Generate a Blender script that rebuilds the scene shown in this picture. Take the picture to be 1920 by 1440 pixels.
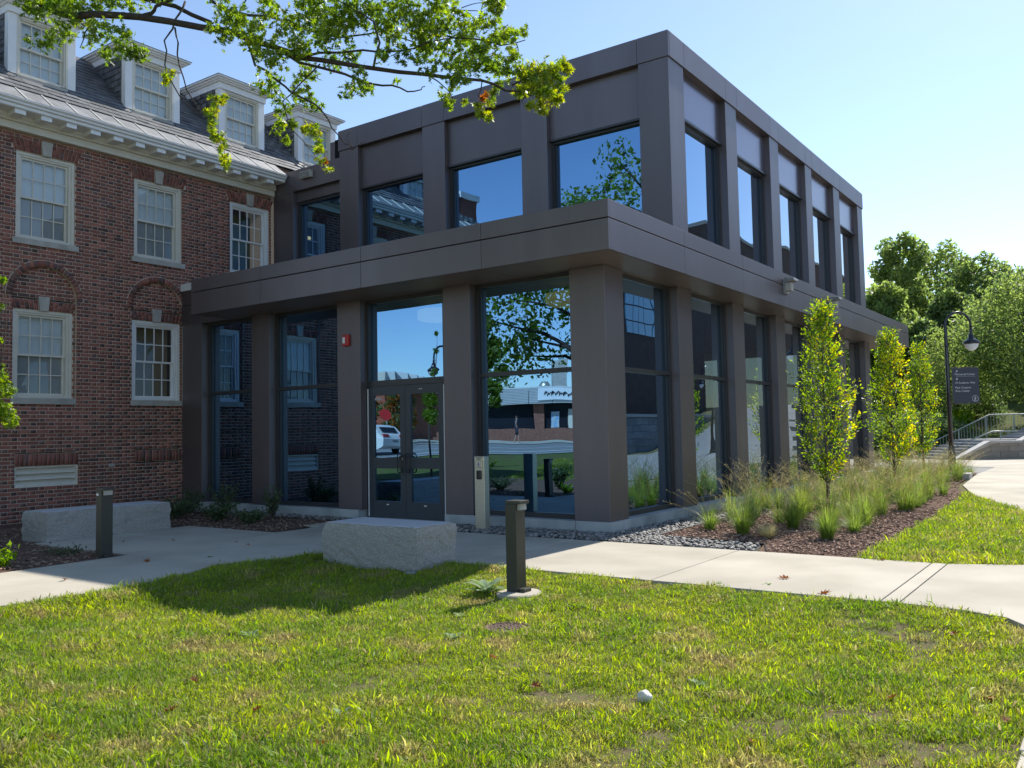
import bpy, bmesh, math, random
import numpy as np
from mathutils import Vector, Matrix, Quaternion

random.seed(7)
rng = np.random.default_rng(11)
S = bpy.context.scene
COL = S.collection
for o in list(bpy.data.objects):
    bpy.data.objects.remove(o)

# ------------------------------------------------------------------ camera
CAM = np.array([-10.5653, -5.8813, 1.4175])
YAW, PITCH, ROLL, FPX = 0.6174, 0.0551, -0.0202, 1620.65
Fv = np.array([math.cos(PITCH) * math.cos(YAW), math.cos(PITCH) * math.sin(YAW), math.sin(PITCH)])
_R = np.array([math.sin(YAW), -math.cos(YAW), 0.0])
_U = np.cross(_R, Fv)
Rv = _R * math.cos(ROLL) + _U * math.sin(ROLL)
Uv = -_R * math.sin(ROLL) + _U * math.cos(ROLL)
cd = bpy.data.cameras.new('camera')
cam = bpy.data.objects.new('camera', cd)
COL.objects.link(cam)
m = Matrix.Identity(4)
for i in range(3):
    m[i][0] = Rv[i]; m[i][1] = Uv[i]; m[i][2] = -Fv[i]; m[i][3] = CAM[i]
cam.matrix_world = m
cd.sensor_width = 36.0
cd.lens = FPX / 1920.0 * 36.0
cd.clip_start = 0.05
cd.clip_end = 3000
S.camera = cam

# ------------------------------------------------------------------ sky, sun, exposure
SUN = Vector((1.0, -0.045, 0.97)).normalized()
world = bpy.data.worlds.new('World')
S.world = world
world.use_nodes = True
wn = world.node_tree
wn.nodes.clear()
wo = wn.nodes.new('ShaderNodeOutputWorld')
wb = wn.nodes.new('ShaderNodeBackground')
sky = wn.nodes.new('ShaderNodeTexSky')
sky.sky_type = 'NISHITA'
sky.sun_disc = False
sky.sun_elevation = math.asin(SUN.z)
sky.sun_rotation = math.atan2(SUN.x, SUN.y)
sky.altitude = 20
sky.air_density = 0.9
sky.dust_density = 0.2
sky.ozone_density = 1.1
wb.inputs[1].default_value = 0.11
wn.links.new(sky.outputs[0], wb.inputs[0])
wn.links.new(wb.outputs[0], wo.inputs[0])
sd = bpy.data.lights.new('sun', 'SUN')
sd.energy = 3.9
sd.angle = math.radians(0.5)
sd.color = (1.0, 0.95, 0.86)
so = bpy.data.objects.new('sun', sd)
COL.objects.link(so)
so.rotation_euler = (-SUN).to_track_quat('-Z', 'Y').to_euler()
S.view_settings.view_transform = 'Standard'
S.view_settings.look = 'None'
S.view_settings.gamma = 1
S.view_settings.exposure = 0.93
S.view_settings.use_curve_mapping = False


def ray(u, v):
    d = Fv + Rv * ((u - 960) / FPX) - Uv * ((v - 720) / FPX)
    return d


def at(u, v, dist):
    """world point on the line of sight of the photo point (u, v), dist metres in depth"""
    return CAM + ray(u, v) * dist


def sm(t):
    t = np.clip(t, 0.0, 1.0)
    return t * t * (3 - 2 * t)


def T(x, y):
    """terrain height"""
    x = np.asarray(x, float); y = np.asarray(y, float)
    z = -0.03 - 0.09 * sm((-3.2 - x) / 1.3) * sm((2.05 - y) / 0.8) * sm((y + 5.5) / 0.7)
    z = z + 0.75 * sm((-11 - x) / 30.0)
    z = z + 3.0 * sm((x - 31.0) / 22.0)
    return z


# ------------------------------------------------------------------ materials
def nd(t, kind, **kw):
    n = t.nodes.new(kind)
    for k, v in kw.items():
        setattr(n, k, v)
    return n


def mat(name, c1, c2=None, scale=8.0, rough=0.6, spec=0.5, metal=0.0, bump=0.0, bscale=None, detail=6,
        c3=None, s3=1.0, rand=0.0, lo=0.35, hi=0.65, transl=0.0, emis=None, bdist=0.01, stretch=None, thr3=(0.45, 0.7)):
    M = bpy.data.materials.new(name)
    M.use_nodes = True
    t = M.node_tree
    L = t.links.new
    b = t.nodes['Principled BSDF']
    out = t.nodes['Material Output']
    b.inputs['Roughness'].default_value = rough
    b.inputs['Metallic'].default_value = metal
    b.inputs['Specular IOR Level'].default_value = spec
    geo = nd(t, 'ShaderNodeNewGeometry')
    pos = geo.outputs['Position']
    if stretch:
        vm = nd(t, 'ShaderNodeVectorMath', operation='MULTIPLY')
        vm.inputs[1].default_value = stretch
        L(pos, vm.inputs[0]); pos = vm.outputs[0]
    col = None
    if c2 is None:
        rgb = nd(t, 'ShaderNodeRGB'); rgb.outputs[0].default_value = (*c1, 1); col = rgb.outputs[0]
    else:
        n = nd(t, 'ShaderNodeTexNoise'); n.inputs['Scale'].default_value = scale; n.inputs['Detail'].default_value = detail
        L(pos, n.inputs['Vector'])
        mr = nd(t, 'ShaderNodeMapRange'); mr.inputs[1].default_value = lo; mr.inputs[2].default_value = hi
        L(n.outputs[0], mr.inputs[0])
        mx = nd(t, 'ShaderNodeMix', data_type='RGBA')
        mx.inputs[6].default_value = (*c1, 1); mx.inputs[7].default_value = (*c2, 1)
        L(mr.outputs[0], mx.inputs[0]); col = mx.outputs[2]
    if c3 is not None:
        n = nd(t, 'ShaderNodeTexNoise'); n.inputs['Scale'].default_value = s3; n.inputs['Detail'].default_value = 5
        L(pos, n.inputs['Vector'])
        mr = nd(t, 'ShaderNodeMapRange'); mr.inputs[1].default_value = thr3[0]; mr.inputs[2].default_value = thr3[1]
        L(n.outputs[0], mr.inputs[0])
        mx = nd(t, 'ShaderNodeMix', data_type='RGBA')
        mx.inputs[7].default_value = (*c3, 1)
        L(mr.outputs[0], mx.inputs[0]); L(col, mx.inputs[6]); col = mx.outputs[2]
    if rand:
        oi = nd(t, 'ShaderNodeObjectInfo')
        ad = nd(t, 'ShaderNodeMath', operation='ADD'); L(oi.outputs['Random'], ad.inputs[0]); L(geo.outputs['Random Per Island'], ad.inputs[1])
        fr = nd(t, 'ShaderNodeMath', operation='FRACT'); L(ad.outputs[0], fr.inputs[0])
        mr = nd(t, 'ShaderNodeMapRange'); mr.inputs[3].default_value = 1 - rand; mr.inputs[4].default_value = 1 + rand
        L(fr.outputs[0], mr.inputs[0])
        hs = nd(t, 'ShaderNodeHueSaturation'); L(mr.outputs[0], hs.inputs['Value']); L(col, hs.inputs['Color']); col = hs.outputs[0]
    L(col, b.inputs['Base Color'])
    if bump:
        n = nd(t, 'ShaderNodeTexNoise'); n.inputs['Scale'].default_value = bscale or scale * 3; n.inputs['Detail'].default_value = 6
        L(geo.outputs['Position'], n.inputs['Vector'])
        bp = nd(t, 'ShaderNodeBump'); bp.inputs['Strength'].default_value = bump; bp.inputs['Distance'].default_value = bdist
        L(n.outputs[0], bp.inputs['Height']); L(bp.outputs[0], b.inputs['Normal'])
    if transl:
        tr = nd(t, 'ShaderNodeBsdfTranslucent')
        hs = nd(t, 'ShaderNodeHueSaturation'); hs.inputs['Value'].default_value = 2.3; hs.inputs['Saturation'].default_value = 1.12
        L(col, hs.inputs['Color']); L(hs.outputs[0], tr.inputs[0])
        ms = nd(t, 'ShaderNodeMixShader'); ms.inputs[0].default_value = transl
        L(b.outputs[0], ms.inputs[1]); L(tr.outputs[0], ms.inputs[2]); L(ms.outputs[0], out.inputs[0])
    if emis:
        b.inputs['Emission Color'].default_value = (*emis[0], 1)
        b.inputs['Emission Strength'].default_value = emis[1]
    return M


def glass_mat(name, fac0, tint, gcol, wav=0.02, wscale=1.1):
    M = bpy.data.materials.new(name); M.use_nodes = True
    t = M.node_tree; L = t.links.new; t.nodes.clear()
    out = nd(t, 'ShaderNodeOutputMaterial')
    tr = nd(t, 'ShaderNodeBsdfTransparent'); tr.inputs[0].default_value = (*tint, 1)
    gl = nd(t, 'ShaderNodeBsdfGlossy'); gl.inputs[0].default_value = (*gcol, 1); gl.inputs['Roughness'].default_value = 0.0
    lw = nd(t, 'ShaderNodeLayerWeight'); lw.inputs[0].default_value = 0.5       # Schlick's curve, the same from both sides
    pw = nd(t, 'ShaderNodeMath', operation='POWER'); pw.inputs[1].default_value = 5.0; L(lw.outputs['Facing'], pw.inputs[0])
    fr = nd(t, 'ShaderNodeMath', operation='MULTIPLY_ADD'); fr.inputs[1].default_value = 0.96; fr.inputs[2].default_value = 0.04; L(pw.outputs[0], fr.inputs[0])
    mr = nd(t, 'ShaderNodeMapRange'); mr.inputs[1].default_value = 0.04; mr.inputs[2].default_value = 1.0
    mr.inputs[3].default_value = fac0; mr.inputs[4].default_value = 1.0
    ms = nd(t, 'ShaderNodeMixShader')
    L(fr.outputs[0], mr.inputs[0]); L(mr.outputs[0], ms.inputs[0])
    m2 = nd(t, 'ShaderNodeMapRange'); m2.inputs[1].default_value = 0.05; m2.inputs[2].default_value = 0.30   # coating tint fades at grazing angles
    mx = nd(t, 'ShaderNodeMix', data_type='RGBA'); mx.inputs[6].default_value = (*gcol, 1); mx.inputs[7].default_value = (.96, .98, 1, 1)
    L(fr.outputs[0], m2.inputs[0]); L(m2.outputs[0], mx.inputs[0]); L(mx.outputs[2], gl.inputs[0])
    L(tr.outputs[0], ms.inputs[1]); L(gl.outputs[0], ms.inputs[2]); L(ms.outputs[0], out.inputs[0])
    if wav:
        geo = nd(t, 'ShaderNodeNewGeometry')
        n = nd(t, 'ShaderNodeTexNoise'); n.inputs['Scale'].default_value = wscale; n.inputs['Detail'].default_value = 1
        L(geo.outputs['Position'], n.inputs['Vector'])
        b = nd(t, 'ShaderNodeBump'); b.inputs['Strength'].default_value = 1.0; b.inputs['Distance'].default_value = wav
        L(n.outputs[0], b.inputs['Height']); L(b.outputs[0], gl.inputs['Normal']);
    return M


M = {}
M['panel'] = mat('bronze_panel', (0.160, 0.140, 0.150), (0.184, 0.160, 0.170), 2.2, stretch=(1, 1, .14), detail=8, rough=0.42, spec=0.6, metal=0.6, rand=0.05, c3=(0.158, 0.133, 0.138), s3=0.5, bump=0.05, bscale=1.1, bdist=0.03)
M['soffit'] = mat('soffit_panel', (0.19, 0.15, 0.135), (0.215, 0.17, 0.15), 2.0, rough=0.42, spec=0.5, metal=0.2)
M['spandrel'] = mat('spandrel_panel', (0.19, 0.17, 0.205), (0.20, 0.18, 0.215), 1.0, rough=0.22, spec=0.7, metal=0.75)
M['frame'] = mat('dark_frame', (0.035, 0.037, 0.042), rough=0.35, spec=0.5)
M['doorpaint'] = mat('door_paint', (0.045, 0.055, 0.066), rough=0.4, spec=0.5)
M['joint'] = mat('joint_shadow_gap', (0.02, 0.018, 0.02), rough=0.9, spec=0.1)
M['glass'] = glass_mat('tinted_glass', 0.50, (0.10, 0.13, 0.125), (0.34, 0.64, 1.0), 0.0035, 0.9)
M['oldglass'] = glass_mat('clear_glass', 0.07, (0.80, 0.84, 0.86), (0.95, 0.97, 1.0), 0.006, 2.0)
M['plinth'] = mat('plinth_stone', (0.38, 0.41, 0.41), (0.45, 0.47, 0.47), 4, rough=0.7, bump=0.1, bscale=60, c3=(0.26, 0.28, 0.28), s3=1.4)
M['concrete'] = mat('path_concrete', (0.44, 0.40, 0.325), (0.485, 0.443, 0.365), 1.3, rough=0.85, spec=0.25, bump=0.5, bscale=160, bdist=0.002, c3=(0.345, 0.312, 0.25), s3=0.9, detail=12, thr3=(0.40, 0.72), rand=0.05)
M['asphalt'] = mat('road_asphalt', (0.19, 0.185, 0.18), (0.23, 0.225, 0.215), 2, rough=0.9, bump=0.3, bscale=90)
M['kerb'] = mat('kerb_granite', (0.42, 0.40, 0.37), (0.5, 0.48, 0.45), 12, rough=0.8)
M['line'] = mat('road_line', (0.75, 0.74, 0.70), rough=0.7)
M['mortar'] = mat('mortar', (0.50, 0.42, 0.345), (0.58, 0.49, 0.40), 14, rough=0.95, spec=0.1, bump=0.3, bscale=90)
M['brickred'] = mat('red_brick', (0.31, 0.125, 0.095), (0.24, 0.098, 0.078), 5, rough=0.85, spec=0.3, bump=0.35, bscale=110, rand=0.25, c3=(0.17, 0.075, 0.06), s3=0.7, thr3=(0.5, 0.75), bdist=0.004)
M['brickdark'] = mat('dark_brick', (0.17, 0.088, 0.075), (0.125, 0.072, 0.066), 26, rough=0.7, spec=0.4, bump=0.35, bscale=110, rand=0.35, bdist=0.004)
M['stone'] = mat('lime_stone', (0.40, 0.38, 0.34), (0.46, 0.44, 0.40), 9, rough=0.85, bump=0.15, bscale=60, c3=(0.33, 0.315, 0.285), s3=3)
M['cream'] = mat('cream_paint', (0.62, 0.59, 0.51), (0.66, 0.63, 0.55), 5, rough=0.5)
M['white'] = mat('white_paint', (0.74, 0.75, 0.76), (0.78, 0.79, 0.80), 5, rough=0.45)
M['slate'] = mat('slate', (0.135, 0.14, 0.15), (0.095, 0.10, 0.11), 9, rough=0.6, spec=0.4, bump=0.3, bscale=45, rand=0.28)
M['lead'] = mat('lead_sheet', (0.20, 0.205, 0.215), (0.28, 0.285, 0.29), 5, rough=0.5, metal=0.3, c3=(0.34, 0.34, 0.34), s3=3)
M['seam'] = mat('bright_seam', (0.62, 0.60, 0.55), rough=0.5)
M['blind'] = mat('window_blind', (0.72, 0.77, 0.78), (0.76, 0.81, 0.82), 3, rough=0.9, spec=0.1)
M['screen'] = mat('insect_screen', (0.36, 0.37, 0.36), rough=0.9, spec=0.1)
M['tanblind'] = mat('tan_interior', (0.24, 0.19, 0.12), rough=0.9)
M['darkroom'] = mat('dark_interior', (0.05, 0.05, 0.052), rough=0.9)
M['roomgreen'] = mat('olive_poster', (0.10, 0.13, 0.04), (0.03, 0.05, 0.06), 3, rough=0.8)
M['floor'] = mat('lobby_floor', (0.12, 0.12, 0.12), rough=0.3)
M['ceiling'] = mat('lobby_ceiling', (0.17, 0.17, 0.16), rough=0.9)
M['shade'] = mat('lamp_shade', (0.7, 0.62, 0.35), rough=0.6, emis=((1.0, 0.86, 0.42), 0.62))
M['glow'] = mat('lit_lamp', (0.9, 0.6, 0.3), rough=0.6, emis=((1.0, 0.55, 0.22), 1.1))
M['granite'] = mat('granite_rough', (0.37, 0.355, 0.325), (0.22, 0.21, 0.195), 70, rough=0.85, bump=0.9, bscale=38, bdist=0.012, c3=(0.42, 0.41, 0.39), s3=110, detail=9)
M['granitetop'] = mat('granite_top', (0.50, 0.50, 0.50), (0.42, 0.42, 0.43), 90, rough=0.6, bump=0.1, bscale=120)
M['bollard'] = mat('bollard_bronze', (0.052, 0.052, 0.044), rough=0.42, metal=0.3)
M['steel'] = mat('brushed_steel', (0.56, 0.52, 0.42), (0.63, 0.59, 0.48), 3, rough=0.38, metal=0.75, stretch=(1, 1, 30))
M['black'] = mat('black_metal', (0.014, 0.015, 0.018), rough=0.35)
M['blackpost'] = mat('black_post_paint', (0.020, 0.020, 0.028), rough=0.25, spec=0.6)
M['globe'] = mat('opal_globe', (0.72, 0.74, 0.78), rough=0.25)
M['red'] = mat('alarm_red', (0.48, 0.02, 0.02), rough=0.35)
M['whiteplastic'] = mat('white_plastic', (0.75, 0.75, 0.75), rough=0.35)
M['signblue'] = mat('sign_navy', (0.032, 0.036, 0.058), rough=0.4)
M['signtext'] = mat('sign_lettering', (0.62, 0.63, 0.66), rough=0.6)
M['brightblue'] = mat('blue_sign_face', (0.02, 0.05, 0.42), rough=0.5)
M['soil'] = mat('soil', (0.20, 0.155, 0.095), (0.10, 0.085, 0.045), 55, rough=1.0, spec=0.1, bump=0.9, bscale=120, c3=(0.13, 0.14, 0.05), s3=18, thr3=(.45,.6))
M['turf'] = mat('far_turf', (0.085, 0.12, 0.028), (0.12, 0.14, 0.04), 2.5, rough=1.0, spec=0.1, bump=0.8, bscale=22, bdist=0.05, c3=(0.12, 0.10, 0.05), s3=0.8)
M['mulch'] = mat('mulch_base', (0.18, 0.115, 0.085), (0.10, 0.062, 0.05), 40, rough=1.0, spec=0.1, bump=0.8, bscale=60)
M['chip'] = mat('bark_chip', (0.33, 0.235, 0.185), (0.20, 0.125, 0.095), 20, rough=0.95, spec=0.1, rand=0.5)
M['pebble'] = mat('river_pebble', (0.16, 0.152, 0.14), (0.27, 0.25, 0.225), 18, rough=0.7, rand=0.55, bump=0.1)
M['pebblebed'] = mat('pebble_bed_soil', (0.06, 0.055, 0.05), rough=1.0)
M['edging'] = mat('bed_edging', (0.02, 0.017, 0.015), rough=0.7)
M['bark'] = mat('oak_bark', (0.085, 0.068, 0.056), (0.05, 0.042, 0.036), 25, rough=0.95, spec=0.1, bump=0.7, bscale=50)
M['twig'] = mat('grey_twig', (0.12, 0.10, 0.09), (0.09, 0.07, 0.06), 30, rough=0.95, spec=0.1)
M['oakleaf'] = mat('oak_leaf', (0.10, 0.17, 0.022), (0.18, 0.245, 0.03), 1.6, rough=0.40, spec=0.5, rand=0.35, transl=0.5)
M['oakyellow'] = mat('yellowing_leaf', (0.34, 0.34, 0.035), (0.24, 0.30, 0.03), 3, rough=0.5, rand=0.3, transl=0.45)
M['oakrust'] = mat('rust_leaf', (0.33, 0.11, 0.02), rough=0.6, rand=0.3, transl=0.4)
M['treeleaf'] = mat('tree_leaf', (0.14, 0.20, 0.06), (0.21, 0.26, 0.075), 0.35, rough=0.55, spec=0.35, rand=0.45, transl=0.5)
M['treeleaf2'] = mat('pale_tree_leaf', (0.15, 0.20, 0.065), (0.20, 0.245, 0.07), 0.35, rough=0.5, spec=0.4, rand=0.45, transl=0.52)
M['treeleaf3'] = mat('dark_tree_leaf', (0.075, 0.12, 0.045), (0.11, 0.155, 0.05), 0.4, rough=0.55, spec=0.35, rand=0.45, transl=0.42)
M['hornbeam'] = mat('hornbeam_leaf', (0.12, 0.20, 0.025), (0.22, 0.285, 0.025), 2.2, rough=0.45, spec=0.4, rand=0.35, transl=0.6)
M['hornyellow'] = mat('hornbeam_leaf_gold', (0.50, 0.38, 0.02), (0.38, 0.36, 0.02), 3, rough=0.45, spec=0.4, rand=0.3, transl=0.6)
M['blade'] = mat('grass_blade', (0.16, 0.25, 0.022), (0.34, 0.385, 0.03), 1.3, rough=0.5, spec=0.3, rand=0.4, transl=0.45, c3=(0.34, 0.29, 0.12), s3=2.6, thr3=(0.54, 0.70), detail=8)
M['blade2'] = mat('grass_blade_dark', (0.085, 0.15, 0.028), (0.15, 0.205, 0.045), 1.9, rough=0.5, spec=0.3, rand=0.4, transl=0.4, c3=(0.22, 0.20, 0.09), s3=2.6, thr3=(0.54, 0.70), detail=8)
M['thatch'] = mat('dry_blade', (0.36, 0.29, 0.15), (0.26, 0.20, 0.10), 2, rough=0.8, rand=0.35, transl=0.3)
M['tuft'] = mat('tuft_blade', (0.20, 0.26, 0.055), (0.13, 0.19, 0.045), 2.5, rough=0.5, spec=0.3, rand=0.35, transl=0.45)
M['seed'] = mat('seed_head', (0.46, 0.41, 0.22), (0.33, 0.29, 0.15), 6, rough=0.8, rand=0.3, transl=0.35)
M['shrubleaf'] = mat('shrub_leaf', (0.05, 0.085, 0.03), (0.08, 0.12, 0.05), 6, rough=0.5, rand=0.35, transl=0.35)
M['limeleaf'] = mat('lime_leaf', (0.12, 0.21, 0.02), (0.19, 0.26, 0.02), 5, rough=0.45, rand=0.3, transl=0.5)
M['weed'] = mat('mullein_leaf', (0.24, 0.31, 0.19), (0.18, 0.27, 0.12), 12, rough=0.8, rand=0.15, transl=0.25)
M['weedgreen'] = mat('broad_weed_leaf', (0.09, 0.17, 0.035), (0.15, 0.22, 0.06), 9, rough=0.6, rand=0.2, transl=0.4)
M['deadleaf'] = mat('fallen_oak_leaf', (0.26, 0.085, 0.03), (0.18, 0.07, 0.03), 30, rough=0.7, rand=0.4, transl=0.2)
M['whiterock'] = mat('white_rock', (0.68, 0.66, 0.60), (0.76, 0.74, 0.70), 30, rough=0.8, bump=0.3, bscale=60)
M['rust'] = mat('cast_iron', (0.15, 0.085, 0.065), (0.10, 0.06, 0.05), 30, rough=0.8, bump=0.3, bscale=120)
M['wallstone'] = mat('retaining_wall_stone', (0.30, 0.26, 0.21), (0.37, 0.32, 0.265), 2.0, rough=0.9, bump=0.2, bscale=14, rand=0.12)
M['greystone'] = mat('grey_wall_stone', (0.22, 0.225, 0.23), (0.28, 0.285, 0.29), 2.0, rough=0.9, rand=0.12)
M['rail'] = mat('painted_rail', (0.24, 0.29, 0.27), rough=0.45)
M['shopwhite'] = mat('shop_fascia_white', (0.62, 0.62, 0.60), rough=0.5)
M['shopcream'] = mat('shop_fascia_cream', (0.66, 0.60, 0.50), rough=0.6)
M['shopbrick'] = mat('shop_brick', (0.30, 0.13, 0.09), (0.22, 0.09, 0.06), 6, rough=0.9)
M['shopdark'] = mat('shop_dark_glass', (0.02, 0.022, 0.03), rough=0.1)
M['hotred'] = mat('red_brick_house', (0.42, 0.11, 0.06), (0.34, 0.09, 0.05), 3, rough=0.9)
M['carwhite'] = mat('car_white_paint', (0.72, 0.70, 0.66), rough=0.2, spec=0.6)
M['carglass'] = mat('car_window', (0.02, 0.025, 0.03), rough=0.05)
M['tyre'] = mat('tyre_rubber', (0.02, 0.02, 0.02), rough=0.8)
M['taillight'] = mat('tail_light', (0.5, 0.02, 0.03), rough=0.2)
M['skin'] = mat('skin', (0.42, 0.24, 0.17), rough=0.6)
M['cloth'] = mat('navy_cloth', (0.03, 0.03, 0.05), rough=0.9)
M['hair'] = mat('brown_hair', (0.09, 0.05, 0.03), rough=0.8)
M['hallbrown'] = mat('hall_brick', (0.10, 0.062, 0.05), (0.13, 0.08, 0.065), 2, rough=0.9)
M['hallskyglass'] = mat('hall_painted_sky_window', (0.22, 0.42, 0.55), rough=0.15)  # sky reflection painted in as an even bright blue
M['poster'] = mat('poster_blue', (0.12, 0.35, 0.6), (0.6, 0.6, 0.55), 3, rough=0.6)


# ------------------------------------------------------------------ mesh helpers
class MB:
    def __init__(s):
        s.v = []; s.f = []; s.mi = []

    def add(s, vs, fs, mi=0):
        b = len(s.v); s.v += [tuple(map(float, p)) for p in vs]
        s.f += [tuple(b + i for i in f) for f in fs]; s.mi += [mi] * len(fs)

    def box(s, x0, x1, y0, y1, z0, z1, mi=0):
        s.add([(x0, y0, z0), (x1, y0, z0), (x1, y1, z0), (x0, y1, z0), (x0, y0, z1), (x1, y0, z1), (x1, y1, z1), (x0, y1, z1)],
              [(0, 3, 2, 1), (4, 5, 6, 7), (0, 1, 5, 4), (1, 2, 6, 5), (2, 3, 7, 6), (3, 0, 4, 7)], mi)

    def obox(s, c, ax, ay, az, mi=0):
        c = Vector(c); ax = Vector(ax) / 2; ay = Vector(ay) / 2; az = Vector(az) / 2
        P = [c + ax * i + ay * j + az * k for k in (-1, 1) for (i, j) in ((-1, -1), (1, -1), (1, 1), (-1, 1))]
        s.add(P, [(0, 3, 2, 1), (4, 5, 6, 7), (0, 1, 5, 4), (1, 2, 6, 5), (2, 3, 7, 6), (3, 0, 4, 7)], mi)

    def tube(s, pts, rad, n=8, mi=0, cap=True):
        pts = [Vector(p) for p in pts]
        if not hasattr(rad, '__len__'):
            rad = [rad] * len(pts)
        rings = []; up = Vector((0.13, 0.21, 0.97)).normalized()
        b0 = len(s.v)
        for i, p in enumerate(pts):
            d = (pts[min(i + 1, len(pts) - 1)] - pts[max(i - 1, 0)])
            if d.length < 1e-9: d = Vector((0, 0, 1))
            d.normalize()
            a = d.cross(up)
            if a.length < 0.05: a = d.cross(Vector((1, 0, 0)))
            a.normalize(); b = d.cross(a).normalized()
            for k in range(n):
                t = 2 * math.pi * k / n
                q = p + (a * math.cos(t) + b * math.sin(t)) * rad[i]
                s.v.append(tuple(q))
        for i in range(len(pts) - 1):
            for k in range(n):
                a0 = b0 + i * n + k; a1 = b0 + i * n + (k + 1) % n
                s.f.append((a0, a0 + n, a1 + n, a1)); s.mi.append(mi)
        if cap:
            s.f.append(tuple(b0 + k for k in range(n))); s.mi.append(mi)
            s.f.append(tuple(b0 + (len(pts) - 1) * n + k for k in reversed(range(n)))); s.mi.append(mi)

    def lathe(s, prof, c=(0, 0, 0), n=20, mi=0, sq=1.0):
        b0 = len(s.v)
        for (r, z) in prof:
            for k in range(n):
                t = 2 * math.pi * k / n
                s.v.append((c[0] + r * math.cos(t), c[1] + r * math.sin(t) * sq, c[2] + z))
        for i in range(len(prof) - 1):
            for k in range(n):
                a0 = b0 + i * n + k; a1 = b0 + i * n + (k + 1) % n
                s.f.append((a0, a1, a1 + n, a0 + n)); s.mi.append(mi)

    def prism(s, poly, dvec, mi=0):
        """poly: 3D points of a planar outline, extruded by dvec"""
        n = len(poly); d = Vector(dvec)
        P = [Vector(p) for p in poly]
        s.add(P + [p + d for p in P], [tuple(reversed(range(n))), tuple(range(n, 2 * n))] +
              [(i, (i + 1) % n, n + (i + 1) % n, n + i) for i in range(n)], mi)

    def build(s, name, mats, parent=None, smooth=False, bevel=0.0):
        me = bpy.data.meshes.new(name)
        me.from_pydata(s.v, [], s.f)
        if not isinstance(mats, (list, tuple)): mats = [mats]
        for q in mats: me.materials.append(M[q] if isinstance(q, str) else q)
        if any(s.mi): me.polygons.foreach_set('material_index', s.mi)
        if smooth: me.polygons.foreach_set('use_smooth', [True] * len(me.polygons))
        me.validate(); me.update()
        o = bpy.data.objects.new(name, me); COL.objects.link(o)
        if parent is not None: o.parent = parent
        bm = bmesh.new(); bm.from_mesh(me); bmesh.ops.recalc_face_normals(bm, faces=bm.faces); bm.to_mesh(me); bm.free()
        if bevel:
            md = o.modifiers.new('bevel', 'BEVEL'); md.width = bevel; md.segments = 2; md.limit_method = 'ANGLE'
        return o


def tris_obj(name, V, Fa, mats, parent=None, midx=None, smooth=False):
    """numpy fast mesh of triangles. V (n,3), Fa (m,3)"""
    me = bpy.data.meshes.new(name)
    me.vertices.add(len(V)); me.vertices.foreach_set('co', np.asarray(V, np.float32).ravel())
    k = Fa.shape[1]
    me.loops.add(Fa.size); me.loops.foreach_set('vertex_index', Fa.astype(np.int32).ravel())
    me.polygons.add(len(Fa)); me.polygons.foreach_set('loop_start', np.arange(0, Fa.size, k, dtype=np.int32))
    if not isinstance(mats, (list, tuple)): mats = [mats]
    for q in mats: me.materials.append(M[q])
    if midx is not None: me.polygons.foreach_set('material_index', midx.astype(np.int32))
    if smooth: me.polygons.foreach_set('use_smooth', np.ones(len(Fa), bool))
    me.update(calc_edges=True)
    o = bpy.data.objects.new(name, me); COL.objects.link(o)
    if parent is not None: o.parent = parent
    return o


def tag(o, label=None, cat=None, group=None, kind=None):
    if label: o['label'] = label
    if cat: o['category'] = cat
    if group: o['group'] = group
    if kind: o['kind'] = kind
    return o


def empty(name, loc=(0, 0, 0), label=None, cat=None, group=None):
    o = bpy.data.objects.new(name, None); COL.objects.link(o); o.location = loc; o.empty_display_size = 0.1
    tag(o, label, cat, group)
    return o


def part(mb, name, mats, root, **kw):
    """build in world coordinates, then parent keeping the place"""
    o = mb.build(name, mats, None, **kw)
    adopt(o, root)
    return o


def wloc(o):
    p = Vector((0, 0, 0))
    while o is not None:
        p = p + o.location; o = o.parent
    return p


def adopt(o, root):
    o.parent = root
    # all parents here are only translated, never rotated, while being built
    o.location = o.location - wloc(root)


def copy_tree(o, parent=None):
    c = o.copy(); COL.objects.link(c)
    if parent is not None: c.parent = parent
    for ch in list(o.children): copy_tree(ch, c)
    return c


def rotm(n):
    """n random rotation matrices"""
    q = rng.normal(size=(n, 4)); q /= np.linalg.norm(q, axis=1)[:, None]
    w, x, y, z = q.T
    return np.stack([1 - 2 * (y * y + z * z), 2 * (x * y - z * w), 2 * (x * z + y * w),
                     2 * (x * y + z * w), 1 - 2 * (x * x + z * z), 2 * (y * z - x * w),
                     2 * (x * z - y * w), 2 * (y * z + x * w), 1 - 2 * (x * x + y * y)], 1).reshape(n, 3, 3)


def scatter(tv, tf, P, R, s):
    """copies of a template (tv verts, tf faces) at P with rotations R and scales s"""
    n = len(P); tv = np.asarray(tv, float); tf = np.asarray(tf, int)
    V = np.einsum('nij,kj->nki', R, tv) * np.asarray(s).reshape(n, 1, -1) + P[:, None, :]
    Fa = tf[None] + (np.arange(n) * len(tv))[:, None, None]
    return V.reshape(-1, 3), Fa.reshape(-1, tf.shape[1])


LEAF_V = [(-0.5, 0, 0.06), (0, -0.26, 0.0), (0.5, 0, 0.06), (0, 0.26, 0.0)]
LEAF_F = [(0, 1, 2), (0, 2, 3)]
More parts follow.
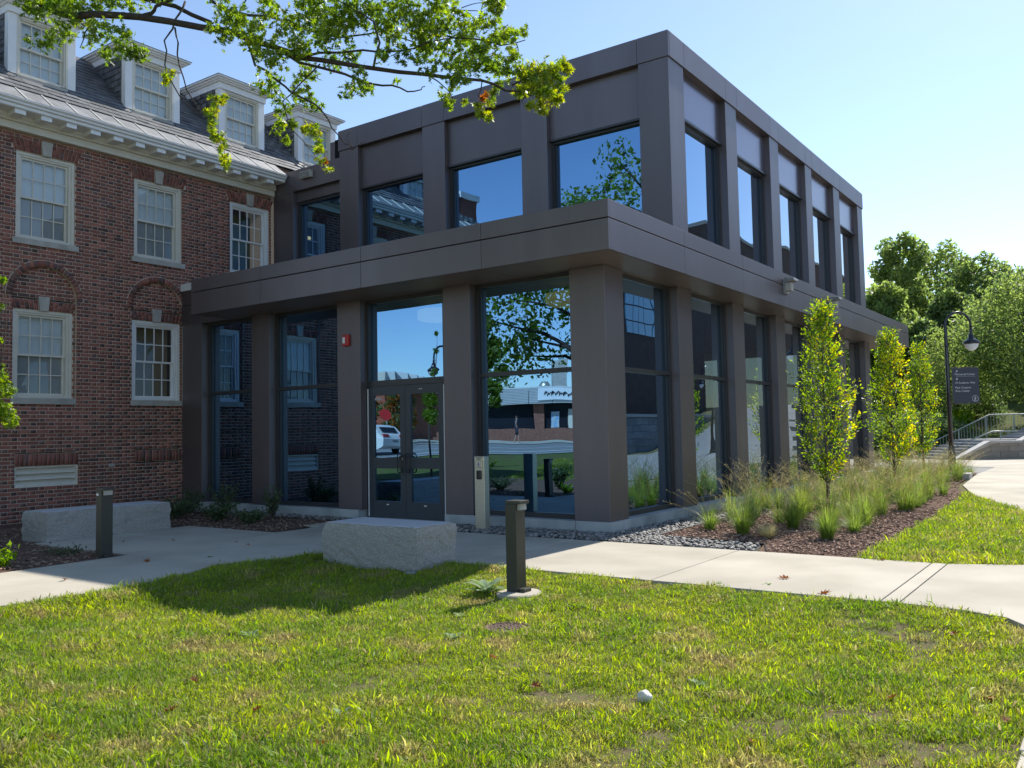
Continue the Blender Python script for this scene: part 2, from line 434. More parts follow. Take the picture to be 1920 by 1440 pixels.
# a pin-oak leaf: pointed lobes round a midrib, slightly folded
_ol = [(-0.5, 0.0), (-0.30, 0.045), (-0.24, 0.28), (-0.16, 0.06), (0.08, 0.40), (0.05, 0.06), (0.33, 0.25), (0.24, 0.05), (0.55, 0.0)]
OAK_V = [(x, y, abs(y) * 0.35) for x, y in _ol] + [(x, -y, abs(y) * 0.35) for x, y in _ol[1:-1]] + [(0.0, 0.0, -0.02)]
_rim = list(range(9)) + list(range(15, 8, -1))
OAK_F = [(16, _rim[i], _rim[(i + 1) % 16]) for i in range(16)]


def ZR(a):
    c, s = np.cos(a), np.sin(a); o = np.ones_like(a); z = np.zeros_like(a)
    return np.stack([c, -s, z, s, c, z, z, z, o], 1).reshape(-1, 3, 3)


def text_obj(s, name, size, loc, xdir, zdir, mname, parent=None, depth=0.002, align='LEFT'):
    cu = bpy.data.curves.new(name, 'FONT'); cu.body = s; cu.size = size; cu.extrude = depth; cu.align_x = align
    tmp = bpy.data.objects.new(name, cu); COL.objects.link(tmp)
    bpy.context.view_layer.update()
    me = bpy.data.meshes.new_from_object(tmp); bpy.data.objects.remove(tmp)
    x = Vector(xdir).normalized(); y = Vector(zdir).normalized(); z = x.cross(y)
    mm = Matrix((x, y, z)).transposed().to_4x4(); mm.translation = Vector(loc)
    me.transform(mm)
    me.materials.clear(); me.materials.append(M[mname])
    o = bpy.data.objects.new(name, me); COL.objects.link(o)
    if parent is not None: adopt(o, parent)
    return o


# ================================================================== THE MODERN EXTENSION
ext = empty('modern_building', (0, 0, 0), 'two storey bronze panelled building with tall mirror glass windows and wide canopy', 'building')


def fb(side, a0, a1, d0, d1, z0, z1, base=0.0):
    """box on a facade: a along it, d inward from the plane base"""
    if side == 'F':
        return (base + d0, base + d1, a0, a1, z0, z1)
    return (a0, a1, base + d0, base + d1, z0, z1)


def panel(name, mname, dims, root=ext, bevel=0.004):
    b = MB(); b.box(*dims)
    return part(b, name, mname, root, bevel=bevel)


ZS, ZK, ZC = 3.74, 4.155, 4.40           # soffit, canopy seam, canopy top
UX, UY = 2.34, 0.0
FG = [(0, .575), (2.40, 2.95), (4.81, 5.37), (7.20, 7.72), (9.29, 9.95)]
RG = [(0, .55), (2.43, 2.975), (4.86, 5.42), (7.29, 7.86), (9.72, 10.28), (12.15, 12.71), (14.78, 15.34)]
FU = [(0, .55), (2.40, 2.965), (4.79, 5.365), (7.18, 7.74)]
RU = [(2.34, 2.94), (4.82, 5.37), (7.285, 7.84), (9.76, 10.26), (12.15, 12.705), (14.58, 15.13)]

# ---- columns, ground floor
panel('column', 'panel', (0, .55, 0, .575, .14, ZS))
for a, b_ in FG[1:]:
    panel('column', 'panel', fb('F', a, b_, 0, .34, .14, ZS))
for a, b_ in RG[1:]:
    panel('column', 'panel', fb('R', a, b_, 0, .34, .14, ZS))
# ---- columns, upper floor
panel('column', 'panel', (UX, RU[0][1], UY, FU[0][1], 4.36, 7.55))
for a, b_ in FU[1:]:
    panel('column', 'panel', fb('F', a, b_, 0, .34, 4.36, 7.55, UX))
for a, b_ in RU[1:]:
    panel('column', 'panel', fb('R', a, b_, 0, .34, 4.36, 7.55, UY))
panel('column', 'panel', fb('F', 9.29, 9.96, 0, .34, 4.36, 6.95, UX + .03))
# ---- coping panels, jointed over every column edge
ya = [-.02, .555, 2.40, 2.965, 4.79, 5.365, 7.18, 7.76]
for i in range(7):
    x0 = UX - .022
    panel('coping_panel', 'panel', (x0, x0 + .05, ya[i] + (.003 if i else 0), ya[i + 1] - .003, 7.55, 7.985), bevel=.003)
xa = [UX - .022, 2.94, 4.82, 5.37, 7.285, 7.84, 9.76, 10.26, 12.15, 12.705, 14.58, 15.15]
for i in range(11):
    panel('coping_panel', 'panel', (xa[i] + (.053 if i == 0 else .003), xa[i + 1] - .003, -.022, .03, 7.55, 7.985), bevel=.003)
b = MB(); b.box(UX + .03, 15.12, .032, 7.74, 7.552, 7.97); part(b, 'roof_edge', 'panel', ext)
panel('coping_panel', 'panel', (UX + .03, UX + .3, 7.765, 9.95, 6.95, 7.43))
panel('coping_panel', 'panel', (15.125, 15.17, .035, 8.2, 7.55, 7.985))
# ---- the rear and end walls of the upper floor, seen only from elsewhere
b = MB(); b.box(14.9, 15.12, .36, 8.2, 4.4, 7.55); b.box(UX + .35, 15.12, 8.2, 8.4, .1, 7.97); part(b, 'end_wall', 'panel', ext)
b = MB(); b.box(UX + .3, 15.12, 7.75, 8.2, 7.4, 7.97); b.box(UX + .3, 6, 8.41, 9.97, 7.2, 7.42); part(b, 'flat_roof', 'joint', ext)


def window(side, a0, a1, z0, z1, base, trans=(), dfr=.15, dgl=.215, fw=.062, pane_m='glass', name='window', mull=(), sill=.075):
    """a framed opening: frame is the part, the panes are its sub-parts"""
    b = MB()
    b.box(*fb(side, a0, a0 + fw, dfr, dfr + .10, z0, z1, base))
    b.box(*fb(side, a1 - fw, a1, dfr, dfr + .10, z0, z1, base))
    b.box(*fb(side, a0 + fw, a1 - fw, dfr, dfr + .10, z1 - fw, z1, base))
    b.box(*fb(side, a0 + fw, a1 - fw, dfr, dfr + .10, z0, z0 + sill, base))
    for z in trans:
        b.box(*fb(side, a0 + fw, a1 - fw, dfr + .002, dfr + .098, z - .032, z + .032, base))
    # inner step of the frame
    for q0, q1 in ((a0 + fw, a0 + fw + .022), (a1 - fw - .022, a1 - fw)):
        b.box(*fb(side, q0, q1, dfr + .03, dfr + .09, z0 + sill, z1 - fw, base))
    w = part(b, name, 'frame', ext)
    zz = [z0 + sill] + [t for z in trans for t in (z - .032, z + .032)] + [z1 - fw]
    for i in range(0, len(zz), 2):
        g = MB()
        if side == 'F':
            x = base + dgl
            g.add([(x, a0 + fw + .02, zz[i]), (x, a1 - fw - .02, zz[i]), (x, a1 - fw - .02, zz[i + 1]), (x, a0 + fw + .02, zz[i + 1])], [(0, 1, 2, 3)])
        else:
            y = base + dgl
            g.add([(a0 + fw + .02, y, zz[i]), (a1 - fw - .02, y, zz[i]), (a1 - fw - .02, y, zz[i + 1]), (a0 + fw + .02, y, zz[i + 1])], [(0, 1, 2, 3)])
        p = g.build('pane', pane_m, w)
    return w


# ground-floor glazing
ys = [(.575, 2.40), (2.95, 4.81), (5.37, 7.20), (7.72, 9.29)]
for i, (a, c) in enumerate(ys):
    if i == 1: continue
    window('F', a, c, .14, ZS, 0, trans=(2.31,))
xs = [(RG[i][1], RG[i + 1][0]) for i in range(6)]
for a, c in xs:
    window('R', a, c, .14, ZS, 0, trans=(2.31,))
# upper glazing and spandrels
uy = [(FU[i][1], FU[i + 1][0]) for i in range(3)]
for a, c in uy:
    window('F', a, c, 4.36, 6.66, UX)
    panel('spandrel_panel', 'panel', fb('F', a + .004, c - .004, .11, .16, 6.66, 7.55, UX), bevel=0)
    panel('drip_trim', 'frame', fb('F', a + .004, c - .004, .085, .15, 6.635, 6.672, UX), bevel=0)
window('F', 7.745, 9.285, 4.36, 6.72, UX + .03)
panel('spandrel_panel', 'panel', fb('F', 7.75, 9.285, .11, .16, 6.72, 6.95, UX + .03), bevel=0)
ux = [(RU[i][1], RU[i + 1][0]) for i in range(5)]
for a, c in ux:
    window('R', a, c, 4.36, 6.74, UY)
    panel('spandrel_panel', 'spandrel', fb('R', a + .004, c - .004, .11, .16, 6.74, 7.55, UY), bevel=0)
    panel('drip_trim', 'frame', fb('R', a + .004, c - .004, .085, .15, 6.712, 6.752, UY), bevel=0)

# ---- canopy
KX, KY = -.86, -.56
kj = [-.56, 1.505, 3.91, 6.36, 8.39]
for i in range(4):
    y0 = kj[i] + (.0 if i == 0 else .003); y1 = kj[i + 1] - .003
    panel('fascia_panel', 'panel', (KX, KX + .04, y0, y1, ZS, ZK - .008), bevel=.003)
    panel('fascia_panel', 'panel', (KX, KX + .04, y0, y1, ZK + .008, ZC), bevel=.003)
kx = [-.82, 1.50, 3.937, 6.373, 8.81, 11.245, 13.68, 16.1, 17.89]
for i in range(8):
    x0 = kx[i] + (.001 if i == 0 else .003); x1 = kx[i + 1] - .003
    panel('fascia_panel', 'panel', (x0, x1, KY, KY + .04, ZS, ZK - .008), bevel=.003)
    panel('fascia_panel', 'panel', (x0, x1, KY, KY + .04, ZK + .008, ZC), bevel=.003)
panel('fascia_panel', 'panel', (17.85, 17.89, KY + .042, 8.3, ZS, ZC), bevel=.003)
panel('fascia_panel', 'panel', (KX + .042, -.005, 8.35, 8.39, ZS, ZC), bevel=.003)
b = MB()
b.box(KX + .041, 17.84, KY + .041, 0.36, ZS + .02, ZC - .02); b.box(KX + .041, 0.36, 0.36, 8.345, ZS + .02, ZC - .02)
b.box(0.36, UX + .3, 0.36, 9.9, ZS + .02, ZC - .02)
b.box(UX + .3, 15.1, .36, 8.1, 4.1, 4.34); b.box(15.4, 17.84, .36, 8.3, ZS + .02, ZC - .02)
b.box(.02, .36, 8.4, 9.9, ZS + .02, 4.43)
part(b, 'canopy_core', 'joint', ext)
for i in range(8):
    x0 = kx[i] + .004 if i else KX + .042
    panel('soffit_panel', 'soffit', (x0, kx[i + 1] - .004, KY + .042, -.002 if i else .0, ZS + .001, ZS + .02), bevel=0)
panel('soffit_panel', 'soffit', (KX + .042, -.002, .004, 1.50, ZS + .001, ZS + .02), bevel=0)
for i in (1, 2, 3):
    panel('soffit_panel', 'soffit', (KX + .042, -.002, kj[i] + .004, kj[i + 1] - .004, ZS + .001, ZS + .02), bevel=0)
b = MB(); b.box(0.0, .36, .36, 9.95, ZS + .001, ZS + .019); b.box(.36, 15.3, .001, .36, ZS + .001, ZS + .019); b.box(15.35, 17.85, 0, 8.3, ZS + .001, ZS + .019)
part(b, 'soffit_strip', 'soffit', ext)
panel('beam_panel', 'panel', (-.005, .04, 8.395, 9.97, ZS, 4.15), bevel=.003)
panel('beam_panel', 'panel', (-.005, .04, 8.395, 9.97, 4.158, 4.45), bevel=.003)
panel('metal_flashing', 'white', (-.03, .5, 9.35, 9.975, 4.45, 4.60), bevel=.004)
# recessed wall past the last column
panel('end_panel', 'panel', (15.345, 17.0, 1.5, 1.56, .05, ZS), bevel=.003)
panel('end_panel', 'panel', (15.345, 15.4, .34, 1.5, .05, ZS), bevel=0)

# ---- plinth
def stone_row(side, a0, a1, base, d1, joints):
    js = [a0] + [j for j in joints if a0 < j < a1] + [a1]
    for i in range(len(js) - 1):
        b = MB(); b.box(*fb(side, js[i] + (.003 if i else 0), js[i + 1] - .003, 0, d1, -.08, .14, base))
        part(b, 'plinth_stone', 'plinth', ext, bevel=.004)
stone_row('F', -.045, 2.955, -.03, .33, (.55, 1.75))
stone_row('F', 4.86, 9.95, -.03, .33, (6.1, 7.3, 8.5))
stone_row('R', .305, 15.4, -.045, .34, (1.3, 2.5, 3.7, 4.9, 6.1, 7.3, 8.5, 9.7, 10.9, 12.1, 13.3, 14.5))
b = MB(); b.box(-.42, .30, 2.958, 4.857, -.05, .012); part(b, 'threshold', 'plinth', ext, bevel=.004)

# ---- double door
DX = .15
b = MB()
b.box(DX, DX + .12, 2.95, 3.085, .012, ZS); b.box(DX, DX + .12, 4.765, 4.81, .012, ZS)
b.box(DX, DX + .12, 3.085, 4.765, ZS - .07, ZS); b.box(DX, DX + .12, 3.085, 4.765, 2.235, 2.335)
df = part(b, 'door_frame', 'frame', ext)
g = MB(); g.add([(DX + .065, 3.085, 2.335), (DX + .065, 4.765, 2.335), (DX + .065, 4.765, ZS - .07), (DX + .065, 3.085, ZS - .07)], [(0, 1, 2, 3)])
g.build('transom_pane', 'glass', df)
for y0 in (3.062, 4.766):
    b = MB(); b.box(DX - .01, DX + .02, y0, y0 + .02, .03, 2.20); b.build('weather_strip', 'whiteplastic', df)
for (y0, y1, hy) in ((3.09, 3.924, 3.835), (3.930, 4.762, 4.015)):
    b = MB()
    b.box(DX + .005, DX + .055, y0, y0 + .115, .02, 2.23); b.box(DX + .005, DX + .055, y1 - .115, y1, .02, 2.23)
    b.box(DX + .005, DX + .055, y0 + .115, y1 - .115, 2.08, 2.23); b.box(DX + .005, DX + .055, y0 + .115, y1 - .115, .02, .29)
    b.box(DX + .005, DX + .055, y0 + .115, y1 - .115, .84, 1.02)
    d = part(b, 'door', 'doorpaint', ext)
    for z0, z1 in ((.29, .84), (1.02, 2.08)):
        g = MB(); g.add([(DX + .03, y0 + .115, z0), (DX + .03, y1 - .115, z0), (DX + .03, y1 - .115, z1), (DX + .03, y0 + .115, z1)], [(0, 1, 2, 3)])
        g.build('pane', 'glass', d)
    h = MB()
    hp = []
    for k in range(17):
        t = k / 16 * 2 * math.pi
        hp.append((DX - .055, hy + .045 * np.sign(math.cos(t)) * abs(math.cos(t)) ** .5, .93 + .155 * np.sign(math.sin(t)) * abs(math.sin(t)) ** .35))
    h.tube(hp, .011, 6, cap=False)
    h.tube([(DX - .055, hy, .82), (DX + .01, hy, .82)], .01, 6); h.tube([(DX - .055, hy, 1.04), (DX + .01, hy, 1.04)], .01, 6)
    h.build('handle', 'black', d, smooth=True)
    h = MB(); h.obox((DX + .002, (y0 + y1) / 2, .235), (.006, 0, 0), (0, .05, 0), (0, 0, .018)); h.build('door_badge', 'whiteplastic', d)
h = MB(); h.obox((DX - .0, 3.60, 2.155), (.012, 0, 0), (0, .018, 0), (0, 0, .018)); h.obox((DX - .0, 3.555, 2.155), (.012, 0, 0), (0, .018, 0), (0, 0, .018))
part(h, 'door_stud', 'whiteplastic', ext)
h = MB(); h.obox((DX + .0, 4.002, 1.0), (.012, 0, 0), (0, .028, 0), (0, 0, .045)); part(h, 'lock_cylinder', 'steel', ext)
text_obj('RSZVI', 'door_lettering', .062, (DX + .026, 4.64, 2.0), (0, -1, 0), (0, 0, 1), 'whiteplastic', ext)

# ---- lobby inside
b = MB(); b.box(.3, 14.9, .3, 8.1, .02, .11); part(b, 'lobby_floor', 'floor', ext)
b = MB(); b.box(.32, 14.9, .32, 8.1, 3.70, 3.738); b.box(UX + .34, 14.9, .34, 8.1, 7.1, 7.2); part(b, 'lobby_ceiling', 'ceiling', ext)
b = MB(); b.box(5.2, 5.3, 2.6, 8.1, .11, 3.7); b.box(.34, 14.9, 8.1, 8.19, .11, 3.7); b.box(UX + .36, 14.9, 8.1, 8.19, 4.4, 7.1); b.box(5.3, 14.9, 4.8, 4.9, .11, 3.7); b.box(8.5, 8.6, 1.5, 8.1, 4.4, 7.1); b.box(2.75, 2.85, 8.21, 9.96, -.1, 7.19)  # last box added in the link to stop sun leaking onto the brick
part(b, 'partition_and_sun_block', 'darkroom', ext)
b = MB(); b.box(UX + .34, 14.9, .34, 8.1, 4.345, 4.38); part(b, 'upper_floor', 'floor', ext)
for (x, y, r) in ((.80, 1.10, .34), (.80, 3.74, .34)):
    l = empty('pendant_lamp', (x, y, 3.47), None, None)
    b = MB(); b.lathe([(0.02, -.10), (r * .8, -.12), (r, -.09), (r * 1.02, 0), (r, .06), (r * .8, .08), (.02, .06)], (0, 0, 0), 28)
    b.build('lamp_shade', 'shade', l, smooth=True)
    b = MB(); b.tube([(0, 0, .05), (0, 0, .24)], .01, 6); b.build('stem', 'black', l)
    tag(l, {1.10: 'round yellow drum lamp hanging behind the large corner window', 3.74: 'round yellow drum lamp seen through the glass above the double door'}.get(y, 'round drum lamp hanging deep inside the lobby'), 'lamp', 'drum lamps in the lobby')

# ================================================================== things fixed to the extension
al = empty('fire_alarm', (-.002, 5.12, 3.06), 'small red fire alarm strobe on the column left of the door', 'fire alarm')
b = MB(); b.box(-.05, 0, -.075, .075, -.10, .10); b.build('body', 'red', al, bevel=.012)
b = MB(); b.box(-.075, -.05, -.01, .05, -.055, .055); b.build('lens', 'whiteplastic', al, bevel=.012)
for (x, lab) in ((6.2, 'grey box wall light on the canopy fascia, nearest the corner'), (9.4, 'grey box wall light on the canopy fascia above the tallest young tree')):
    l = empty('wall_light', (x, KY, 4.14), lab, 'wall light', 'wall lights along the canopy')
    b = MB(); b.box(-.13, .13, -.035, 0, -.15, .13); b.build('back_plate', 'lead', l, bevel=.005)
    b = MB(); b.prism([(-.13, -.035, .16), (-.13, -.21, .14), (-.13, -.22, .09), (-.13, -.035, .06)], (.26, 0, 0)); b.build('hood', 'lead', l, bevel=.004)
    b = MB(); b.box(-.09, .09, -.14, -.035, -.10, .06); b.build('lens', 'stone', l, bevel=.006)
l = empty('vent_box', (UX - .0, 8.79, 7.24), 'pale louvred vent box high on the low link parapet beside the old roof', 'vent')
b = MB(); b.box(-.06, .03, -.17, .17, -.08, .08); b.build('box', 'stone', l, bevel=.006)
b = MB()
for k in range(3): b.box(-.075, -.06, -.15, .15, -.055 + k * .045, -.035 + k * .045)
b.build('slat', 'lead', l)

# ================================================================== push-button post
pp = empty('door_opener_post', (-.42, 1.90, 0), 'brushed steel post with push plate and card reader beside the door', 'post')
b = MB(); b.box(-.06, .06, -.09, .09, -.06, 1.065); b.build('post', 'steel', pp, bevel=.006)
b = MB(); b.box(-.12, .12, -.15, .15, -.07, -.022); b.build('base_plate', 'lead', pp)
b = MB(); b.box(-.078, -.06, -.062, .062, .90, 1.0); b.build('push_plate', 'steel', pp, bevel=.005)
text_obj('PUSH TO', 'lettering', .025, (-.4815, 1.955, 1.037), (0, -1, 0), (0, 0, 1), 'black', pp, .0005)
text_obj('OPEN', 'lettering', .025, (-.4815, 1.94, 1.012), (0, -1, 0), (0, 0, 1), 'black', pp, .0005)
b = MB()   # wheelchair mark on the plate
b.obox((-.080, .0, .972), (.003, 0, 0), (0, .014, 0), (0, 0, .014)); b.obox((-.080, .0, .952), (.003, 0, 0), (0, .008, 0), (0, 0, .03))
b.tube([(-.0795, .018 * math.cos(t), .935 + .018 * math.sin(t)) for t in np.linspace(0, 6.28, 13)], .0022, 4, cap=False)
b.build('emblem', 'brightblue', pp)
b = MB(); b.box(-.085, -.06, -.042, .042, .73, .86); b.build('card_reader', 'black', pp, bevel=.012)
# ================================================================== THE OLD BRICK BUILDING
bb = empty('brick_building', (0, 0, 0), 'old red brick building with white sash windows, slate roof and dormers', 'building')
YB = 9.98                     # brick face
CH, BL, BHd, JT = .0677, .198, .093, .0125
WXL, WXR = -4.62, 2.31
WT = 6.93
win1 = [(-3.30, -2.24), (-1.06, 0.0)]                       # ground floor windows
win2 = [(-3.30, -2.24), (-1.06, 0.0), (1.19, 2.25)]         # upper
arcx = [-2.77, -.53]
holes = [(a, c, 2.19, 3.78) for a, c in win1] + [(a, c, 5.035, 6.61) for a, c in win2] + [(-3.27, -2.15, .60, .975)]
sills = [(a - .05, c + .05, 2.08, 2.19) for a, c in win1] + [(a - .06, c + .06, 4.93, 5.035) for a, c in win2]
lint1 = [(a - .04, c + .04, 3.78, 3.965) for a, c in win1]
lint2 = [(a - .07, c + .07, 6.61, 6.84) for a, c in win2]
rows_special = [(-3.27, -2.15, .975, 1.20), (-1.02, .0, .975, 1.20)]
RI, RO, SP = .575, .682, 4.0


def cut(iv, a, c):
    out = []
    for p, q in iv:
        if c <= p or a >= q: out.append((p, q)); continue
        if a > p + .01: out.append((p, a))
        if c < q - .01: out.append((c, q))
    return out


bricks = []      # (x0, x1, yface, z0, z1, dark)
mort = MB()


def lay(iv, z0, z1, yf, row, depth=.11):
    per = BL + BHd + 2 * JT
    for a, c in iv:
        mort.box(a, c, yf + .006, yf + depth, z0, z1)
        x = math.floor((a - WXL) / per) * per + WXL - (row % 2) * (per / 2) - .02
        while x < c:
            for (w, hd) in ((BL, 0), (BHd, 1)):
                p, q = max(x, a + .002), min(x + w, c - .002)
                if q - p > .02:
                    bricks.append((p, q, yf, z0 + JT / 2, z1 - JT / 2, hd))
                x += w + JT


row = 0
z = 0.0 - 2 * CH
while z < WT - .001:
    z1 = min(z + CH, WT)
    zc = (z + z1) / 2
    iv = [(WXL, WXR)]
    for a, c, q0, q1 in holes + sills + lint1 + lint2 + rows_special:
        if q0 < zc < q1: iv = cut(iv, a, c)
    inner = []
    for xc in arcx:
        if 2.05 < zc < SP: h, hi_ = RI, RI
        elif SP <= zc < SP + RO:
            h = math.sqrt(max(RO * RO - (zc - SP) ** 2, 0)); hi_ = math.sqrt(max(RI * RI - (zc - SP) ** 2, 0))
        else: continue
        iv = cut(iv, xc - h, xc + h)
        i2 = [(xc - hi_ - .02, xc + hi_ + .02)] if hi_ > .02 else []
        for a, c, q0, q1 in holes + sills + lint1:
            if q0 < zc < q1: i2 = cut(i2, a, c)
        inner += i2
    soldier = 1.555 < zc < 1.62
    lay([q for q in iv if q[1] - q[0] > .02], z, z1, YB + (-.012 if soldier else 0), row)
    if inner: lay([q for q in inner if q[1] - q[0] > .01], z, z1, YB + .06, row, .08)
    z = z1; row += 1
# end return wall of the wing
mort.box(WXL, WXL + .1, YB + .11, 19, -.15, WT)
for k in range(int(WT / CH)):
    y = YB + .03 + (k % 2) * .1
    while y < 14:
        bricks.append(('E', y, min(y + BL, 14), WXL, k * CH + JT / 2, (k + 1) * CH - JT / 2, k % 3 == 0)); y += BL + JT

BV, BF, BC, BA = [], [], [], []       # verts, faces, dark flag, apparent size


def brick_geo(p):
    if p[0] == 'E':
        _, y0, y1, x, z0, z1, d = p
        j = random.uniform(0, .003)
        return [(x - .006 - j, y0, z0), (x - .006 - j, y1, z0), (x - .006 - j, y1, z1), (x - .006 - j, y0, z1), (x + .02, y0, z0), (x + .02, y1, z0), (x + .02, y1, z1), (x + .02, y0, z1)]
    x0, x1, y, z0, z1, d = p
    j = random.uniform(-.0025, .0025)
    return [(x0, y + j, z0), (x1, y + j, z0), (x1, y + j, z1), (x0, y + j, z1), (x0, y + .03, z0), (x1, y + .03, z0), (x1, y + .03, z1), (x0, y + .03, z1)]


BQ = [(0, 1, 2, 3), (0, 4, 5, 1), (1, 5, 6, 2), (2, 6, 7, 3), (3, 7, 4, 0)]
loose = []
for p in bricks:
    loose.append((brick_geo(p), bool(p[-1]) and random.random() < .5 or random.random() < .09))
# jack arches over the windows: tilted bricks, and the small soldier rows over the louvre
def jack(a, c, z0, z1, yf, key=True, n=None, fan=.35, rows=2):
    xc = (a + c) / 2; kw = .095 if key else 0
    hh = (z1 - z0)
    mort.box(a, c, yf + .006, yf + .1, z0, z1)
    for sgn in (-1, 1):
        L = (c - a) / 2 - kw; n_ = max(1, int(L / .072))
        for i in range(n_):
            u0 = kw + i * L / n_ + .004; u1 = kw + (i + 1) * L / n_ - .004
            for r in range(rows):
                off = .5 * (i % 2) if rows == 2 else 0
                cuts = [(0, 1)] if rows == 1 else ([(0, .34), (.36, 1)] if i % 2 else [(0, .64), (.66, 1)])
                if r >= len(cuts): continue
                t0, t1 = cuts[r]
                P = []
                for (u, t) in ((u0, t0), (u1, t0), (u1, t1), (u0, t1)):
                    lean = fan * hh * t * (u / ((c - a) / 2))
                    P.append((xc + sgn * (u + lean - fan * hh * .4 * (u / ((c - a) / 2))), z0 + .005 + (hh - .01) * t))
                if sgn < 0: P = [P[1], P[0], P[3], P[2]]
                g = [(x, yf + random.uniform(-.003, .002), z_) for x, z_ in P] + [(x, yf + .03, z_) for x, z_ in P]
                loose.append((g, random.random() < .18))
for a, c, z0, z1 in lint2: jack(a, c, z0, z1, YB - .004)
for a, c, z0, z1 in lint1: jack(a, c, z0, z1, YB + .056)
for a, c, z0, z1 in rows_special: jack(a, c, z0, z1, YB - .002, key=False, fan=0, rows=1)
# the two round arches of header bricks
for xc in arcx:
    n = 28
    for i in range(n):
        t0 = math.pi * (i / n) + .006; t1 = math.pi * ((i + 1) / n) - .006
        P = [(xc - RI * math.cos(t0), SP + RI * math.sin(t0)), (xc - RO * math.cos(t0), SP + RO * math.sin(t0)),
             (xc - RO * math.cos(t1), SP + RO * math.sin(t1)), (xc - RI * math.cos(t1), SP + RI * math.sin(t1))]
        j = random.uniform(-.012, -.006)
        loose.append(([(x, YB + j, z_) for x, z_ in P] + [(x, YB + .07, z_) for x, z_ in P], random.random() < .35))
        t0 -= .006; t1 += .006
        P = [(xc - RI * math.cos(t0), SP + RI * math.sin(t0)), (xc - (RO + .012) * math.cos(t0), SP + (RO + .012) * math.sin(t0)),
             (xc - (RO + .012) * math.cos(t1), SP + (RO + .012) * math.sin(t1)), (xc - RI * math.cos(t1), SP + RI * math.sin(t1))]
        mort.add([(x, YB - .001, z_) for x, z_ in P] + [(x, YB + .08, z_) for x, z_ in P], BQ)
part(mort, 'mortar_bed', 'mortar', bb)


def facing_split(items, mats2, name, root, visible, limit=300):
    """the pieces that show largest become parts, the rest one joined part"""
    arr = []
    for g, dk in items:
        c = np.mean(np.array(g[:4]), 0); D = c - CAM; dep = D @ Fv
        u = 960 + FPX * (D @ Rv) / max(dep, .1); v = 720 - FPX * (D @ Uv) / max(dep, .1)
        e = np.linalg.norm(np.array(g[1]) - np.array(g[0])) / max(dep, .1)
        vis = visible(c, u, v) and dep > 0
        arr.append((-(e if vis else -1), len(arr)))
    order = sorted(arr)
    ids = set(k for s_, k in order[:limit] if s_ < 0)
    cache = {}
    V, Fa, mi = [], [], []
    for k, (g, dk) in enumerate(items):
        if k in ids:
            c = np.mean(np.array(g), 0)
            loc = np.array(g) - c
            key = (tuple(np.round(loc, 3).ravel()), dk)
            if key not in cache:
                me = bpy.data.meshes.new(name); me.from_pydata([tuple(q) for q in loc], [], BQ)
                me.materials.append(M[mats2[1] if dk else mats2[0]]); me.update(); cache[key] = me
            o = bpy.data.objects.new(name, cache[key]); COL.objects.link(o); o.location = Vector(c) - wloc(root); o.parent = root
        else:
            n = len(V); V += [tuple(q) for q in g]; Fa += [[n + i for i in f] for f in BQ]; mi += [1 if dk else 0] * len(BQ)
    o = tris_obj(name, np.array(V), np.array(Fa), list(mats2), None, np.array(mi))
    adopt(o, root); o['kind'] = 'stuff'
    return o


facing_split(loose, ('brickred', 'brickdark'), 'brick', bb,
             lambda c, u, v: c[1] > YB - .1 and c[0] > WXL + .05 and 0 < u < 500 and 0 < v < 960 and not (u > 345 and v > 520) and not (u > 90 and v > 945))


def bpart(name, mname, dims, root=bb, bevel=0.004):
    b = MB(); b.box(*dims)
    return part(b, name, mname, root, bevel=bevel)


for a, c, z0, z1 in sills[:2]: bpart('window_sill', 'stone', (a, c, YB + .0, YB + .20, z0, z1))
for a, c, z0, z1 in sills[2:]: bpart('window_sill', 'stone', (a, c, YB - .035, YB + .14, z0, z1))


def key_stone(xc, z0, z1, yf):
    b = MB(); b.prism([(xc - .075, yf, z0), (xc + .075, yf, z0), (xc + .105, yf, z1), (xc - .105, yf, z1)], (0, .08, 0))
    part(b, 'keystone', 'stone', bb, bevel=.004)
for a, c in win2: key_stone((a + c) / 2, 6.60, 6.87, YB - .03)
for a, c in win1: key_stone((a + c) / 2, 3.77, 4.03, YB + .03)


